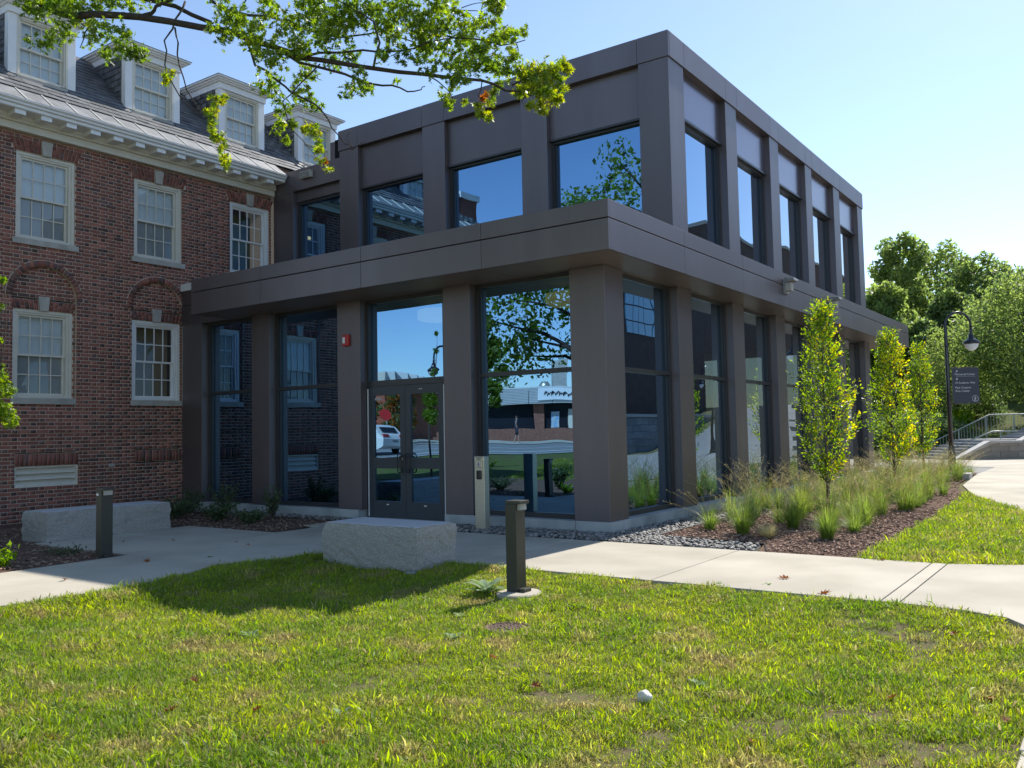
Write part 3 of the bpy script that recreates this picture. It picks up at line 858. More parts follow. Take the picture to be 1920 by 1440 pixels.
def sash(x0, x1, z0, z1, y, kind, root, cols=4, rows=2, frame='cream', bars='cream', trim=.10, lower='screen', upper='blind', ybk=.115):
    """double-hung sash window: frame > panes, glazing bars, blind"""
    b = MB()
    b.box(x0, x0 + trim, y, y + .13, z0, z1); b.box(x1 - trim, x1, y, y + .13, z0, z1)
    b.box(x0 + trim, x1 - trim, y, y + .13, z1 - trim * .9, z1); b.box(x0 + trim, x1 - trim, y - .01, y + .13, z0, z0 + .055)
    # stepped moulding round the sash
    q = trim * .55
    b.box(x0 + .0, x0 + q, y - .02, y, z0, z1); b.box(x1 - q, x1, y - .02, y, z0, z1); b.box(x0 + q, x1 - q, y - .02, y, z1 - q, z1)
    f = part(b, kind, frame, root, bevel=.003)
    ix0, ix1, iz0, iz1 = x0 + trim, x1 - trim, z0 + .055, z1 - trim * .9
    zm = (iz0 + iz1) / 2
    for (s0, s1, dy) in ((zm - .02, iz1, .035), (iz0, zm + .02, .07)):
        t = .038
        b = MB()
        b.box(ix0 + .001, ix0 + t, y + dy, y + dy + .035, s0, s1); b.box(ix1 - t, ix1 - .001, y + dy, y + dy + .035, s0, s1)
        b.box(ix0 + t, ix1 - t, y + dy, y + dy + .035, s1 - t, s1 - .001); b.box(ix0 + t, ix1 - t, y + dy, y + dy + .035, s0 + .001, s0 + t)
        o = b.build('sash_frame', bars, f)
        b = MB()
        for k in range(1, cols):
            x = ix0 + t + (ix1 - ix0 - 2 * t) * k / cols
            b.box(x - .009, x + .009, y + dy + .004, y + dy + .022, s0 + t, s1 - t)
        for k in range(1, rows):
            zz = s0 + t + (s1 - s0 - 2 * t) * k / rows
            b.box(ix0 + t, ix1 - t, y + dy + .0055, y + dy + .0235, zz - .009, zz + .009)
        b.build('glazing_bar', bars, f)
        cw = (ix1 - ix0 - 2 * t) / cols; chh = (s1 - s0 - 2 * t) / rows
        for i in range(cols):
            for j in range(rows):
                g = MB(); xa_ = ix0 + t + i * cw; za_ = s0 + t + j * chh
                g.add([(xa_ + .005, y + dy + .018, za_ + .005), (xa_ + cw - .005, y + dy + .018, za_ + .005), (xa_ + cw - .005, y + dy + .018, za_ + chh - .005), (xa_ + .005, y + dy + .018, za_ + chh - .005)], [(0, 1, 2, 3)])
                g.build('pane', 'oldglass', f)
        b = MB(); mm = upper if s1 > zm + .1 else lower
        if mm:
            yy = y + ybk + (0 if s1 > zm + .1 else .004)
            if mm == 'screen': yy = y + dy + .032
            b.box(ix0 + .002, ix1 - .002, yy, yy + .004, s0 + .02, s1 - .02); b.build('blind' if mm != 'screen' else 'insect_screen', mm, f)
    return f


for i, (a, c) in enumerate(win1):
    if i == 0: sash(a, c, 2.19, 3.78, YB + .10, 'window', bb)
    else: sash(a, c, 2.19, 3.78, YB + .10, 'window', bb, frame='white', bars='white', lower='tanblind', upper='tanblind', ybk=.25)
for i, (a, c) in enumerate(win2):
    if i < 2: sash(a, c, 5.035, 6.61, YB + .05, 'window', bb)
    else: sash(a, c, 5.035, 6.61, YB + .05, 'window', bb, frame='white', bars='white', lower='roomgreen', upper='roomgreen', ybk=.5)
g_ = MB(); g_.obox((1.42, YB + .42, 6.30), (.20, 0, 0), (0, .1, 0), (0, 0, .08)); part(g_, 'lit_ceiling_lamp', 'glow', bb, bevel=.02)
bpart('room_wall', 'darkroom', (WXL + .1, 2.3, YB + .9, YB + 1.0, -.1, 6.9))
# louvre
b = MB(); b.box(-3.27, -2.15, YB + .02, YB + .10, .60, .63); b.box(-3.27, -2.15, YB + .02, YB + .10, .945, .975)
b.box(-3.27, -3.24, YB + .02, YB + .10, .63, .945); b.box(-2.18, -2.15, YB + .02, YB + .10, .63, .945)
lv = part(b, 'louvre', 'cream', bb)
for k in range(3):
    b = MB(); zz = .66 + k * .105
    b.prism([(-3.24, YB + .025, zz - .03), (-3.24, YB + .035, zz - .03), (-3.24, YB + .11, zz + .085), (-3.24, YB + .10, zz + .085)], (1.06, 0, 0))
    b.build('slat', 'cream', lv)
b = MB(); b.box(-3.24, -2.18, YB + .12, YB + .13, .6, .97); b.build('backing', 'joint', lv)
sp = empty('wall_spout', (-1.46, YB, .935), 'small grey outlet box with a short pipe on the brick wall right of the louvre', 'outlet')
b = MB(); b.box(-.11, .0, -.035, .0, -.03, .03); b.build('box', 'stone', sp, bevel=.004)
b = MB(); b.tube([(.0, -.02, .01), (.12, -.03, .015)], .012, 8); b.build('pipe', 'steel', sp)
# frieze, modillions, cornice
bpart('frieze', 'cream', (WXL - .05, 2.33, 9.87, YB + .1, 6.93, 7.10))
bpart('bed_mould', 'cream', (WXL - .08, 2.332, 9.82, 9.90, 7.06, 7.14))
b = MB()
prof = [(9.83, 7.14), (9.83, 7.185), (9.52, 7.185), (9.50, 7.20), (9.50, 7.245), (9.46, 7.26), (9.455, 7.29), (9.42, 7.32), (9.42, 7.335), (9.6, 7.40), (9.98, 7.40), (9.98, 7.14)]
b.prism([(WXL - .5, y, z_) for y, z_ in prof], (2.33 - WXL + .5, 0, 0)); part(b, 'cornice', 'white', bb)
x = -4.88
while x < 2.3:
    bpart('modillion', 'white', (x, x + .19, 9.54, 9.82, 7.105, 7.184)); x += .449
# lead gutter apron with bright standing seams
b = MB(); b.prism([(WXL - .5, 9.43, 7.338), (WXL - .5, 9.43, 7.352), (WXL - .5, 9.90, 7.69), (WXL - .5, 9.90, 7.402), (WXL - .5, 9.6, 7.402)], (2.33 - WXL + .5, 0, 0))
part(b, 'gutter_apron', 'lead', bb)
x = -4.75
while x < 2.3:
    b = MB(); b.prism([(x, 9.44, 7.356), (x, 9.44, 7.375), (x, 9.89, 7.70), (x, 9.89, 7.683)], (.022, 0, 0)); part(b, 'standing_seam', 'seam', bb); x += .452
# steep slate roof, course on course
SL = []
ry, rz = 9.88, 7.68
slope = math.atan2(1.0, 1.02)
dy, dz = math.cos(slope), math.sin(slope)
dorm = [(-3.32, -2.08), (-1.07, .165), (1.15, 2.39), (3.40, 4.64)]
nrow = 17; cr = .145
for r in range(nrow):
    s0 = r * cr; y0 = ry + s0 * dy; z0 = rz + s0 * dz
    x = WXL - .5 + (r % 2) * .13
    while x < 7.5:
        w = .25
        hid = any(a + .05 < x and x + w < c - .05 and z0 > 7.98 and y0 < 12 for a, c in dorm)
        inext = x > UX + .25 and y0 < 9.99 and False
        if not hid:
            j = random.uniform(0, .006); t = .014 + random.uniform(0, .006)
            ny, nz = -dz, dy
            P = [(x + .003, y0 + ny * (t + j), z0 + nz * (t + j)), (x + w - .003, y0 + ny * (t + j), z0 + nz * (t + j)),
                 (x + w - .003, y0 + dy * .2 + ny * j, z0 + dz * .2 + nz * j), (x + .003, y0 + dy * .2 + ny * j, z0 + dz * .2 + nz * j)]
            Q = [(px, py - ny * .012, pz - nz * .012) for px, py, pz in P]
            SL.append((P + Q, False))
        x += w
# dormers
cheek = []


def dormer(a, c, i):
    z0, z1 = 8.03, 9.22
    yf = 10.30
    d = []
    for q0 in (a, c - .15):
        b = MB(); b.box(q0, q0 + .15, yf, yf + .14, z0, z1 + .01); part(b, 'dormer_post', 'white', bb, bevel=.004)
    b = MB(); b.box(a + .15, c - .15, yf - .02, yf + .14, z0, z0 + .07); part(b, 'dormer_sill', 'stone', bb)
    sash(a + .15, c - .15, z0 + .07, z1 - .0, yf + .02, 'dormer_window', bb, trim=.07, lower='blind', upper='blind', ybk=.125)
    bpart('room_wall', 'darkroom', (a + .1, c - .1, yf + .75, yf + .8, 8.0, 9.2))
    yb_ = 11.75
    # entablature with a crown moulding
    b = MB(); b.box(a - .02, c + .02, yf - .04, yb_, 9.225, 9.36); part(b, 'dormer_frieze', 'white', bb, bevel=.004)
    b = MB()
    for (e, q0, q1) in ((.06, 9.36, 9.39), (.10, 9.39, 9.425), (.15, 9.425, 9.46)):
        b.box(a - e, c + e, yf - .04 - e, yb_, q0, q1)
    part(b, 'dormer_cornice', 'white', bb)
    xm = (a + c) / 2; e = .17
    b = MB()
    b.add([(a - e, yf - .04 - e, 9.462), (c + e, yf - .04 - e, 9.462), (c + e, yb_ + .5, 9.462), (a - e, yb_ + .5, 9.462), (xm, yf + .55, 9.70), (xm, yb_ + .5, 9.70)],
          [(0, 1, 4), (1, 2, 5, 4), (3, 0, 4, 5), (2, 3, 5), (0, 3, 2, 1)])
    part(b, 'dormer_roof', 'slate', bb)
    # cheeks: slates on a dark board
    for xs_, sg in ((a, -1), (c, 1)):
        b = MB(); b.prism([(xs_ + (0 if sg < 0 else -.02), yf + .14, 8.0), (xs_ + (0 if sg < 0 else -.02), yf + .14, 9.225), (xs_ + (0 if sg < 0 else -.02), yf + 1.42, 9.225)], (.02, 0, 0))
        part(b, 'cheek_board', 'joint', bb)
        zz = 8.0; k = 0
        while zz < 9.2:
            yr = ry + (zz - rz) * 1.02 + .05
            y = yf + .142 - (k % 2) * .11
            while y < yr:
                y0_, y1_ = max(y, yf + .142), min(y + .215, yr + .15)
                if y1_ - y0_ > .03:
                    t = .016 + random.uniform(0, .006)
                    X = xs_ + sg * t; X2 = xs_ + sg * .004
                    ztop = min(zz + .14, 9.224)
                    P = [(X, y0_, zz), (X, y1_, zz), (X2, y1_, ztop), (X2, y0_, ztop)]
                    Q = [(xs_ + sg * .001, p_[1], p_[2]) for p_ in P]
                    cheek.append((P + Q, False))
                y += .222
            zz += .125; k += 1


for i, (a, c) in enumerate(dorm): dormer(a, c, i)
facing_split(SL + cheek, ('slate', 'slate'), 'slate', bb, lambda c, u, v: 0 < u < 560 and 0 < v < 420)
b = MB()
x0r, x1r = WXL - .5, 7.5
b.add([(x0r, 9.90, 7.66), (x1r, 9.90, 7.66), (x1r, 11.55, 9.27), (x0r, 11.55, 9.27), (x0r, 14.5, 9.75), (x1r, 14.5, 9.75)], [(0, 1, 2, 3), (3, 2, 5, 4)])
part(b, 'roof_deck', 'slate', bb)
bpart('ridge_flashing', 'lead', (x0r, x1r, 11.50, 11.60, 9.27, 9.31))
b = MB(); b.box(WXL - .2, 7.4, 14.5, 14.6, 0, 9.7); b.add([(WXL - .3, 9.95, 7.4), (WXL - .3, 14.5, 7.4), (WXL - .3, 14.5, 9.7), (WXL - .3, 11.55, 9.2)], [(0, 1, 2, 3)]); b.box(2.5, 7.4, YB + .02, 10.2, 7.2, 7.7)
part(b, 'rear_wall', 'mortar', bb)
# brick chimney beyond the ridge
b = MB(); b.box(-5.25, -4.45, 10.15, 10.95, 7.0, 8.5); ch = part(b, 'chimney', 'brickred', bb)
b = MB(); b.box(-5.31, -4.39, 10.09, 11.01, 8.5, 8.68); b.build('chimney_cap', 'white', ch)
# ================================================================== GROUND, PATHS, BEDS
gx = np.unique(np.concatenate([np.array([-1500, -700, -300, -150, -90, -60]), np.arange(-45, -12, 1.5), np.arange(-12, 9, .3), np.arange(9, 70, 1.5), np.array([80, 110, 160, 300, 700, 1500])]))
gy = np.unique(np.concatenate([np.array([-1500, -700, -300, -150, -80, -50]), np.arange(-40, -8, 2), np.arange(-8, 8, .3), np.arange(8, 60, 2), np.array([70, 110, 200, 400, 800, 1500])]))
GX, GY = np.meshgrid(gx, gy)
bed = 0
GZ = T(GX, GY) - .004
V = np.stack([GX.ravel(), GY.ravel(), GZ.ravel()], 1)
nx, ny_ = len(gx), len(gy)
ii = np.arange((ny_ - 1) * nx).reshape(ny_ - 1, nx)[:, :-1].ravel()
Fq = np.stack([ii, ii + 1, ii + nx + 1, ii + nx], 1)
tag(tris_obj('ground', V, Fq, 'soil', smooth=True), kind='structure')


def sheet(name, poly, mname, off=0.0, kind='structure', step=.4, thick=0, parent=None, follow=True):
    """a polygon laid on the terrain, cut into a grid so that it follows it"""
    bm = bmesh.new()
    vs = [bm.verts.new((x, y, 0)) for x, y in poly]
    bm.faces.new(vs)
    xs_ = [p[0] for p in poly]; ys_ = [p[1] for p in poly]
    if follow:
        for ax, lo, hi in ((0, min(xs_), max(xs_)), (1, min(ys_), max(ys_))):
            n = int(min(80, max(1, (hi - lo) / step)))
            for k in range(1, n):
                q = lo + (hi - lo) * k / n
                co = (q, 0, 0) if ax == 0 else (0, q, 0); no = (1, 0, 0) if ax == 0 else (0, 1, 0)
                bmesh.ops.bisect_plane(bm, geom=bm.verts[:] + bm.edges[:] + bm.faces[:], plane_co=co, plane_no=no)
    if thick:
        r = bmesh.ops.extrude_face_region(bm, geom=bm.faces[:])
        for e in r['geom']:
            if isinstance(e, bmesh.types.BMVert): e.co.z += 1000
    for v in bm.verts:
        hi_ = v.co.z > 500
        v.co.z = (float(T(v.co.x, v.co.y)) if follow else 0) + off - (0 if (hi_ or not thick) else thick)
    bmesh.ops.recalc_face_normals(bm, faces=bm.faces)
    me = bpy.data.meshes.new(name); bm.to_mesh(me); bm.free()
    for p in me.polygons:
        if not thick and p.normal.z < 0: p.flip()
    me.materials.append(M[mname])
    o = bpy.data.objects.new(name, me); COL.objects.link(o)
    if kind: o['kind'] = kind
    if parent is not None: adopt(o, parent)
    return o


# the poured concrete walk and its slabs (each between two joints)
pth = empty('path', (0, 0, 0)); pth['kind'] = 'structure'


def slab(poly, z=0.0):
    b = MB(); b.prism([(x, y, -.10) for x, y in poly], (0, 0, .10 + z))
    return part(b, 'slab', 'concrete', pth, bevel=.006)


g = .006
PX0, PX1 = -3.14, -.86
yj = [-4.33, -4.19, -2.155, .05, 2.26, 4.32]
for i in range(5):
    slab([(PX0, yj[i] + g), (PX1, yj[i] + g), (PX1, yj[i + 1] - g), (PX0, yj[i + 1] - g)])
slab([(-2.10, 4.32 + g), (-.86, 4.32 + g), (-.86, 4.9), (-1.2, 4.9), (-1.25, 4.47), (-2.10, 4.47)])
slab([(-.855, 3.0), (-.43, 3.0), (-.43, 4.86), (-.855, 4.86)])
slab([(-4.56, 2.47), (-3.85, 2.22), (PX0 - g, 2.15), (PX0 - g, 4.31), (-4.56, 4.31)])
slab([(-4.56, 4.32 + g), (-2.11, 4.32 + g), (-2.11, 6.6), (-4.56, 6.6)])
slab([(-7.0, 2.16), (-5.75, 2.04), (-4.56 - g, 2.46), (-4.56 - g, 4.22), (-7.0, 4.12)])
slab([(-12, 2.3), (-7.0 - g, 2.16), (-7.0 - g, 4.12), (-12, 4.3)])
# wider apron where it meets the pavement
slab([(PX0, -4.33 - g), (PX0 - .04, -4.75), (-3.32, -5.1), (-3.75, -5.36), (-4.2, -5.45), (-4.2, -7.8), (-.35, -7.8), (-.35, -5.3), (-.62, -4.95), (PX1, -4.33 - g)])
for k in range(8):
    x0 = -4.2 - 2 * k
    slab([(x0 - 2 + g, -5.43), (x0 - g, -5.44), (x0 - g, -7.8), (x0 - 2 + g, -7.8)])
sw = [(-.35, -5.3), (2, -5.15), (5.2, -4.5), (8.2, -3.42), (11.5, -2.75), (16, -2.45), (21, -2.4)]
for i in range(len(sw) - 1):
    a_, b_ = sw[i], sw[i + 1]
    slab([(a_[0] + g, a_[1]), (b_[0] - g, b_[1]), (b_[0] - g, b_[1] - 2.0), (a_[0] + g, a_[1] - 2.0)], -.004)
# road beside the pavement, and the lit concrete strip before the retaining wall
sheet('road', [(-60, -8.2), (-60, -15.5), (90, -15.5), (90, -6.4), (34, -6.0), (22, 3.0), (14, -4.7), (9, -5.6), (2, -7.7)], 'asphalt', .02, step=2)
sheet('pavement', [(20.5, -1.9), (25.6, 1.5), (33, -3), (28, -7.5), (21, -6)], 'concrete', .03, step=1)
b = MB(); b.prism([(19.2, -4.9, 0), (21.0, -3.6, 0), (22.4, -5.2, 0), (20.2, -6.2, 0)], (0, 0, .12)); tag(b.build('kerb', 'kerb', bevel=.01), kind='structure')
b = MB(); b.box(-16, -.4, -8.05, -7.85, -.1, .02); tag(b.build('kerb', 'kerb', bevel=.01), kind='structure')

# mulch bed, pebble bed and their dark edging
sheet('mulch_bed', [(-.845, -3.46), (-.845, -2.9), (-.845, -2.38), (-.22, -2.22), (-.02, -.70), (17.2, -.60), (17.2, -2.35), (11.5, -2.6), (8.2, -3.2), (4, -3.42)], 'mulch', .022)
sheet('mulch_bed', [(-2.08, 4.50), (-.45, 4.93), (-.45, 9.97), (-4.6, 9.97), (-12, 9.97), (-12, 4.34), (-7, 4.16), (-4.60, 4.26), (-4.60, 6.64), (-2.08, 6.64)], 'mulch', .016)
sheet('pebble_bed', [(-.85, -2.36), (-.24, -2.2), (-.04, -.66), (15.8, -.58), (15.8, -.06), (-.04, -.06), (-.04, 2.94), (-.85, 2.94)], 'pebblebed', .012)
sheet('pebble_bed', [(-.42, 4.92), (-.04, 4.92), (-.04, 9.9), (-.42, 9.9)], 'pebblebed', .018)
b = MB(); b.tube([(-.80, -2.46, .0), (-.22, -2.24, .0), (-.12, -1.5, .005), (-.01, -.69, .0)], .013, 5); b.tube([(-.01, -.69, .0), (3, -.64, .0), (8, -.62, 0), (15.6, -.60, 0)], .013, 5)
tag(b.build('bed_edging', 'edging'), 'dark plastic edging strip between the pebbles and the mulch', 'edging')


def ico(sub=1):
    bm = bmesh.new(); bmesh.ops.create_icosphere(bm, subdivisions=sub, radius=.5)
    V = [tuple(v.co) for v in bm.verts]; Fc = [tuple(v.index for v in f.verts) for f in bm.faces]; bm.free()
    return V, Fc


def inpoly(P, poly):
    x, y = P[:, 0], P[:, 1]; r = np.zeros(len(P), bool); n = len(poly)
    for i in range(n):
        x1, y1 = poly[i]; x2, y2 = poly[(i + 1) % n]
        c = ((y1 > y) != (y2 > y)) & (x < (x2 - x1) * (y - y1) / (y2 - y1 + 1e-12) + x1)
        r ^= c
    return r


def sample(poly, n, z=None):
    a = np.array(poly); lo, hi = a.min(0), a.max(0)
    out = np.zeros((0, 2))
    while len(out) < n:
        q = rng.uniform(lo, hi, (n * 2, 2)); out = np.concatenate([out, q[inpoly(q, poly)]])
    return out[:n]


iv, ifc = ico(2)
PP = []
for poly, n in (([(-.84, -2.34), (-.26, -2.18), (-.06, -.68), (4.5, -.62), (4.5, -.09), (-.07, -.08), (-.07, 2.9), (-.84, 2.9)], 3300),
                ([(4.5, -.58), (15.5, -.56), (15.5, -.09), (4.5, -.09)], 900), ([(-.40, 4.95), (-.08, 4.95), (-.08, 9.0), (-.40, 9.0)], 500)):
    PP.append(sample(poly, n))
PP = np.concatenate(PP)
sz = rng.uniform(.028, .075, len(PP))
Z = T(PP[:, 0], PP[:, 1]) + .02 + rng.uniform(0, .022, len(PP))
Rm = rotm(len(PP)); sc = np.stack([sz, sz * rng.uniform(.6, .95, len(PP)), sz * rng.uniform(.4, .7, len(PP))], 1)
V, Fa = scatter(iv, ifc, np.column_stack([PP, Z]), ZR(rng.uniform(0, 6.28, len(PP))) @ np.where(rng.random((len(PP), 1, 1)) < .25, Rm, np.eye(3)), sc)
# scale applied after rotation in scatter: keeps the stones lying flat
tag(tris_obj('pebbles', V, Fa, 'pebble', smooth=True), 'loose grey and tan river pebbles along the foot of the new building', 'pebbles', kind='stuff')
PP = np.concatenate([sample([(-.83, -3.42), (-.83, -2.45), (-.2, -2.3), (0, -.75), (5, -.7), (5, -3.4)], 6500), sample([(5, -.7), (15, -.7), (12, -2.6), (8.2, -3.2), (5, -3.4)], 1600),
                     sample([(-2.1, 4.5), (-.5, 4.95), (-.5, 9), (-6, 9), (-6.2, 4.2), (-4.62, 4.28), (-4.62, 6.6), (-2.1, 6.6)], 3500)])
n = len(PP); Z = T(PP[:, 0], PP[:, 1]) + .03 + rng.uniform(0, .012, n)
cb = [(-.5, -.5, -.5), (.5, -.5, -.5), (.5, .5, -.5), (-.5, .5, -.5), (-.5, -.5, .5), (.5, -.5, .5), (.5, .5, .5), (-.5, .5, .5)]
cf = [(0, 3, 2, 1), (4, 5, 6, 7), (0, 1, 5, 4), (1, 2, 6, 5), (2, 3, 7, 6), (3, 0, 4, 7)]
Ru = rotm(n); a = rng.uniform(0, 6.28, n); Rz = ZR(a)
tilt = rng.normal(0, .25, (n, 2))
Rt = np.tile(np.eye(3), (n, 1, 1)); Rt[:, 0, 2] = tilt[:, 0]; Rt[:, 2, 0] = -tilt[:, 0]; Rt[:, 1, 2] = tilt[:, 1]; Rt[:, 2, 1] = -tilt[:, 1]
tvv = np.array(cb) * np.array([1.0, .35, .16])
V, Fa = scatter(tvv, cf, np.column_stack([PP, Z]), Rt @ Rz, rng.uniform(.02, .055, n))
tag(tris_obj('bark_chips', V, Fa, 'chip'), 'loose reddish bark chips spread over the planting beds', 'mulch', kind='stuff')

# ================================================================== GRASS (one lawn object, clumps placed by geometry nodes)
def clump_mesh(i, nb, rad, h0, h1, w, mats, lean=.5):
    n = nb
    r = rad * np.sqrt(rng.random(n)); t = rng.uniform(0, 6.28, n)
    bx_, by_ = r * np.cos(t), r * np.sin(t)
    h = rng.uniform(h0, h1, n); az = rng.uniform(0, 6.28, n); ln = rng.uniform(.15, lean * 2, n) * h
    dx_, dy_ = np.cos(az), np.sin(az); wx, wy = -dy_, dx_
    wv = w * np.where(rng.random(n) < .12, 1.9, rng.uniform(.45, 1.2, n))
    P = []
    for (f, hh, ww) in ((0, 0, 1), (.35, .55, .9), (1.0, 1.0, 0.0)):
        cx_, cy_, cz_ = bx_ + dx_ * ln * f, by_ + dy_ * ln * f, h * (hh if f < 1 else 1 - .25 * lean)
        if ww > 0:
            P.append(np.stack([cx_ - wx * wv * ww / 2, cy_ - wy * wv * ww / 2, cz_], 1)); P.append(np.stack([cx_ + wx * wv * ww / 2, cy_ + wy * wv * ww / 2, cz_], 1))
        else: P.append(np.stack([cx_, cy_, cz_], 1))
    V = np.stack(P, 1).reshape(-1, 3)
    base = (np.arange(n) * 5)[:, None]
    Fa = np.concatenate([base + np.array([[0, 1, 3]]), base + np.array([[0, 3, 2]]), base + np.array([[2, 3, 4]])], 1).reshape(-1, 3)
    mi = np.repeat(rng.choice(len(mats), n, p=[.55, .29, .16] if len(mats) == 3 else None), 3)
    me = bpy.data.meshes.new('grass_clump')
    me.vertices.add(len(V)); me.vertices.foreach_set('co', V.astype(np.float32).ravel())
    me.loops.add(Fa.size); me.loops.foreach_set('vertex_index', Fa.astype(np.int32).ravel())
    me.polygons.add(len(Fa)); me.polygons.foreach_set('loop_start', np.arange(0, Fa.size, 3, dtype=np.int32))
    for q in mats: me.materials.append(M[q])
    me.polygons.foreach_set('material_index', mi.astype(np.int32)); me.update(calc_edges=True)
    return bpy.data.objects.new('grass_clump', me)


cc = bpy.data.collections.new('grass_clumps')
for i in range(12):
    cc.objects.link(clump_mesh(i, 42, .062, .012, .036 if i < 9 else .055, .0030 if i < 9 else .0044, ['blade', 'blade2', 'thatch'], .55))


def lawn(name, P, S_, label):
    n = len(P)
    me = bpy.data.meshes.new(name); me.vertices.add(n)
    me.vertices.foreach_set('co', P.astype(np.float32).ravel())
    at_ = me.attributes.new('rot', 'FLOAT_VECTOR', 'POINT')
    r = np.zeros((n, 3), np.float32); r[:, 2] = rng.uniform(0, 6.28, n); r[:, :2] = rng.normal(0, .28, (n, 2))
    at_.data.foreach_set('vector', r.ravel())
    me.attributes.new('scl', 'FLOAT', 'POINT').data.foreach_set('value', S_.astype(np.float32))
    me.update()
    o = bpy.data.objects.new(name, me); COL.objects.link(o)
    ng = bpy.data.node_groups.new(name, 'GeometryNodeTree')
    ng.interface.new_socket('Geometry', in_out='INPUT', socket_type='NodeSocketGeometry')
    ng.interface.new_socket('Geometry', in_out='OUTPUT', socket_type='NodeSocketGeometry')
    gi = ng.nodes.new('NodeGroupInput'); go = ng.nodes.new('NodeGroupOutput')
    ip = ng.nodes.new('GeometryNodeInstanceOnPoints'); ci = ng.nodes.new('GeometryNodeCollectionInfo')
    ci.inputs[0].default_value = cc; ci.inputs['Separate Children'].default_value = True; ci.inputs['Reset Children'].default_value = True
    a1 = ng.nodes.new('GeometryNodeInputNamedAttribute'); a1.data_type = 'FLOAT_VECTOR'; a1.inputs[0].default_value = 'rot'
    a2 = ng.nodes.new('GeometryNodeInputNamedAttribute'); a2.data_type = 'FLOAT'; a2.inputs[0].default_value = 'scl'
    L = ng.links.new
    L(gi.outputs[0], ip.inputs['Points']); L(ci.outputs[0], ip.inputs['Instance']); ip.inputs['Pick Instance'].default_value = True
    L(a1.outputs[0], ip.inputs['Rotation']); L(a2.outputs[0], ip.inputs['Scale']); L(ip.outputs[0], go.inputs[0])
    md = o.modifiers.new('grass', 'NODES'); md.node_group = ng
    tag(o, label, 'grass', kind='stuff')
    return o


def vnoise(x, y, s, seed):
    r = np.random.default_rng(seed); g_ = r.random((64, 64))
    u, v = (x / s) % 63, (y / s) % 63
    i, j = np.floor(u).astype(int), np.floor(v).astype(int); fu, fv = sm(u - i), sm(v - j)
    return (g_[i, j] * (1 - fu) + g_[(i + 1) % 64, j] * fu) * (1 - fv) + (g_[i, (j + 1) % 64] * (1 - fu) + g_[(i + 1) % 64, (j + 1) % 64] * fu) * fv


LF = [(-3.16, 2.12), (-3.85, 2.19), (-4.55, 2.44), (-5.75, 2.02), (-7.0, 2.13), (-10, 2.2), (-10, -5.42), (-4.2, -5.42), (-3.8, -5.33), (-3.38, -5.06), (-3.2, -4.75), (-3.16, -4.33)]
P = sample(LF, 72000)
d = np.hypot(P[:, 0] - CAM[0], P[:, 1] - CAM[1])
rel = P - CAM[:2]; bear = np.arctan2(rel[:, 1], rel[:, 0])
keep = (d > 1.3) & (bear < 1.25) & (bear > -.02)
nz = vnoise(P[:, 0] + 40, P[:, 1] + 40, .38, 3) * .6 + vnoise(P[:, 0] + 40, P[:, 1] + 40, 1.3, 4) * .4
bare = sm((-3.9 - P[:, 1]) / 1.3) * .75 * (vnoise(P[:, 0] + 60, P[:, 1] + 60, .22, 9) > .42) + .5 * (vnoise(P[:, 0] + 80, P[:, 1] + 20, .30, 12) > .80) + .12 * sm((-5.5 - P[:, 0]) / 2) * sm((-2.0 - P[:, 1]) / 1.5)
keep &= rng.random(len(P)) < np.clip(1.35 - 1.1 * (nz > .66) * (nz - .3) * 1.5 - bare, .16, 1)
# keep clear of the benches and the bollard footing
keep &= ~((P[:, 0] > -3.72) & (P[:, 0] < -3.0) & (P[:, 1] > .28) & (P[:, 1] < 1.95)) & (np.hypot(P[:, 0] + 3.95, P[:, 1] + 1.24) > .24) & (np.hypot(P[:, 0] + 5.02, P[:, 1] + 1.86) > .20)
P = P[keep]; nz = nz[keep]
lawn('lawn_grass', np.column_stack([P, T(P[:, 0], P[:, 1]) - .002]), rng.uniform(.6, 1.45, len(P)) * (1.45 - .9 * nz), 'short mown grass with dry patches in front of the path')
b1 = [(-.9, -3.50), (4, -3.46), (8.2, -3.24), (9.3, -3.1), (8.2, -3.40), (5.2, -4.48), (2, -5.12), (-.35, -5.26), (-.6, -4.93), (-.84, -4.33)]
P = sample(b1, 5200)
lawn('side_grass', np.column_stack([P, T(P[:, 0], P[:, 1])]), rng.uniform(1.2, 2.0, len(P)), 'thick brighter grass strip between the planting bed and the pavement')
sheet('far_lawn', [(-100, 4.6), (-10.1, 2.35), (-10.1, -5.4), (-100, -5.4)], 'turf', .012, step=3)
sheet('far_lawn', [(26.5, 1.2), (31, 8), (90, 20), (90, -6), (34, -5.5)], 'turf', .02, step=3)
P = np.concatenate([sample([(-24, 3), (-10, 2.3), (-10, -5.4), (-24, -5.4)], 2500), sample([(-22, 15), (-10.2, 9.6), (-10.2, 4.4), (-22, 4.6)], 2000)])
lawn('far_grass', np.column_stack([P, T(P[:, 0], P[:, 1]) + .01]), rng.uniform(1.6, 2.8, len(P)), 'grass of the lawn running back to the street, mirrored in the corner glass')
sheet('far_lawn', [(-100, 60), (-100, 4.7), (-12, 4.45), (-9.3, 10.2), (-9.2, 60)], 'turf', .012, step=4)
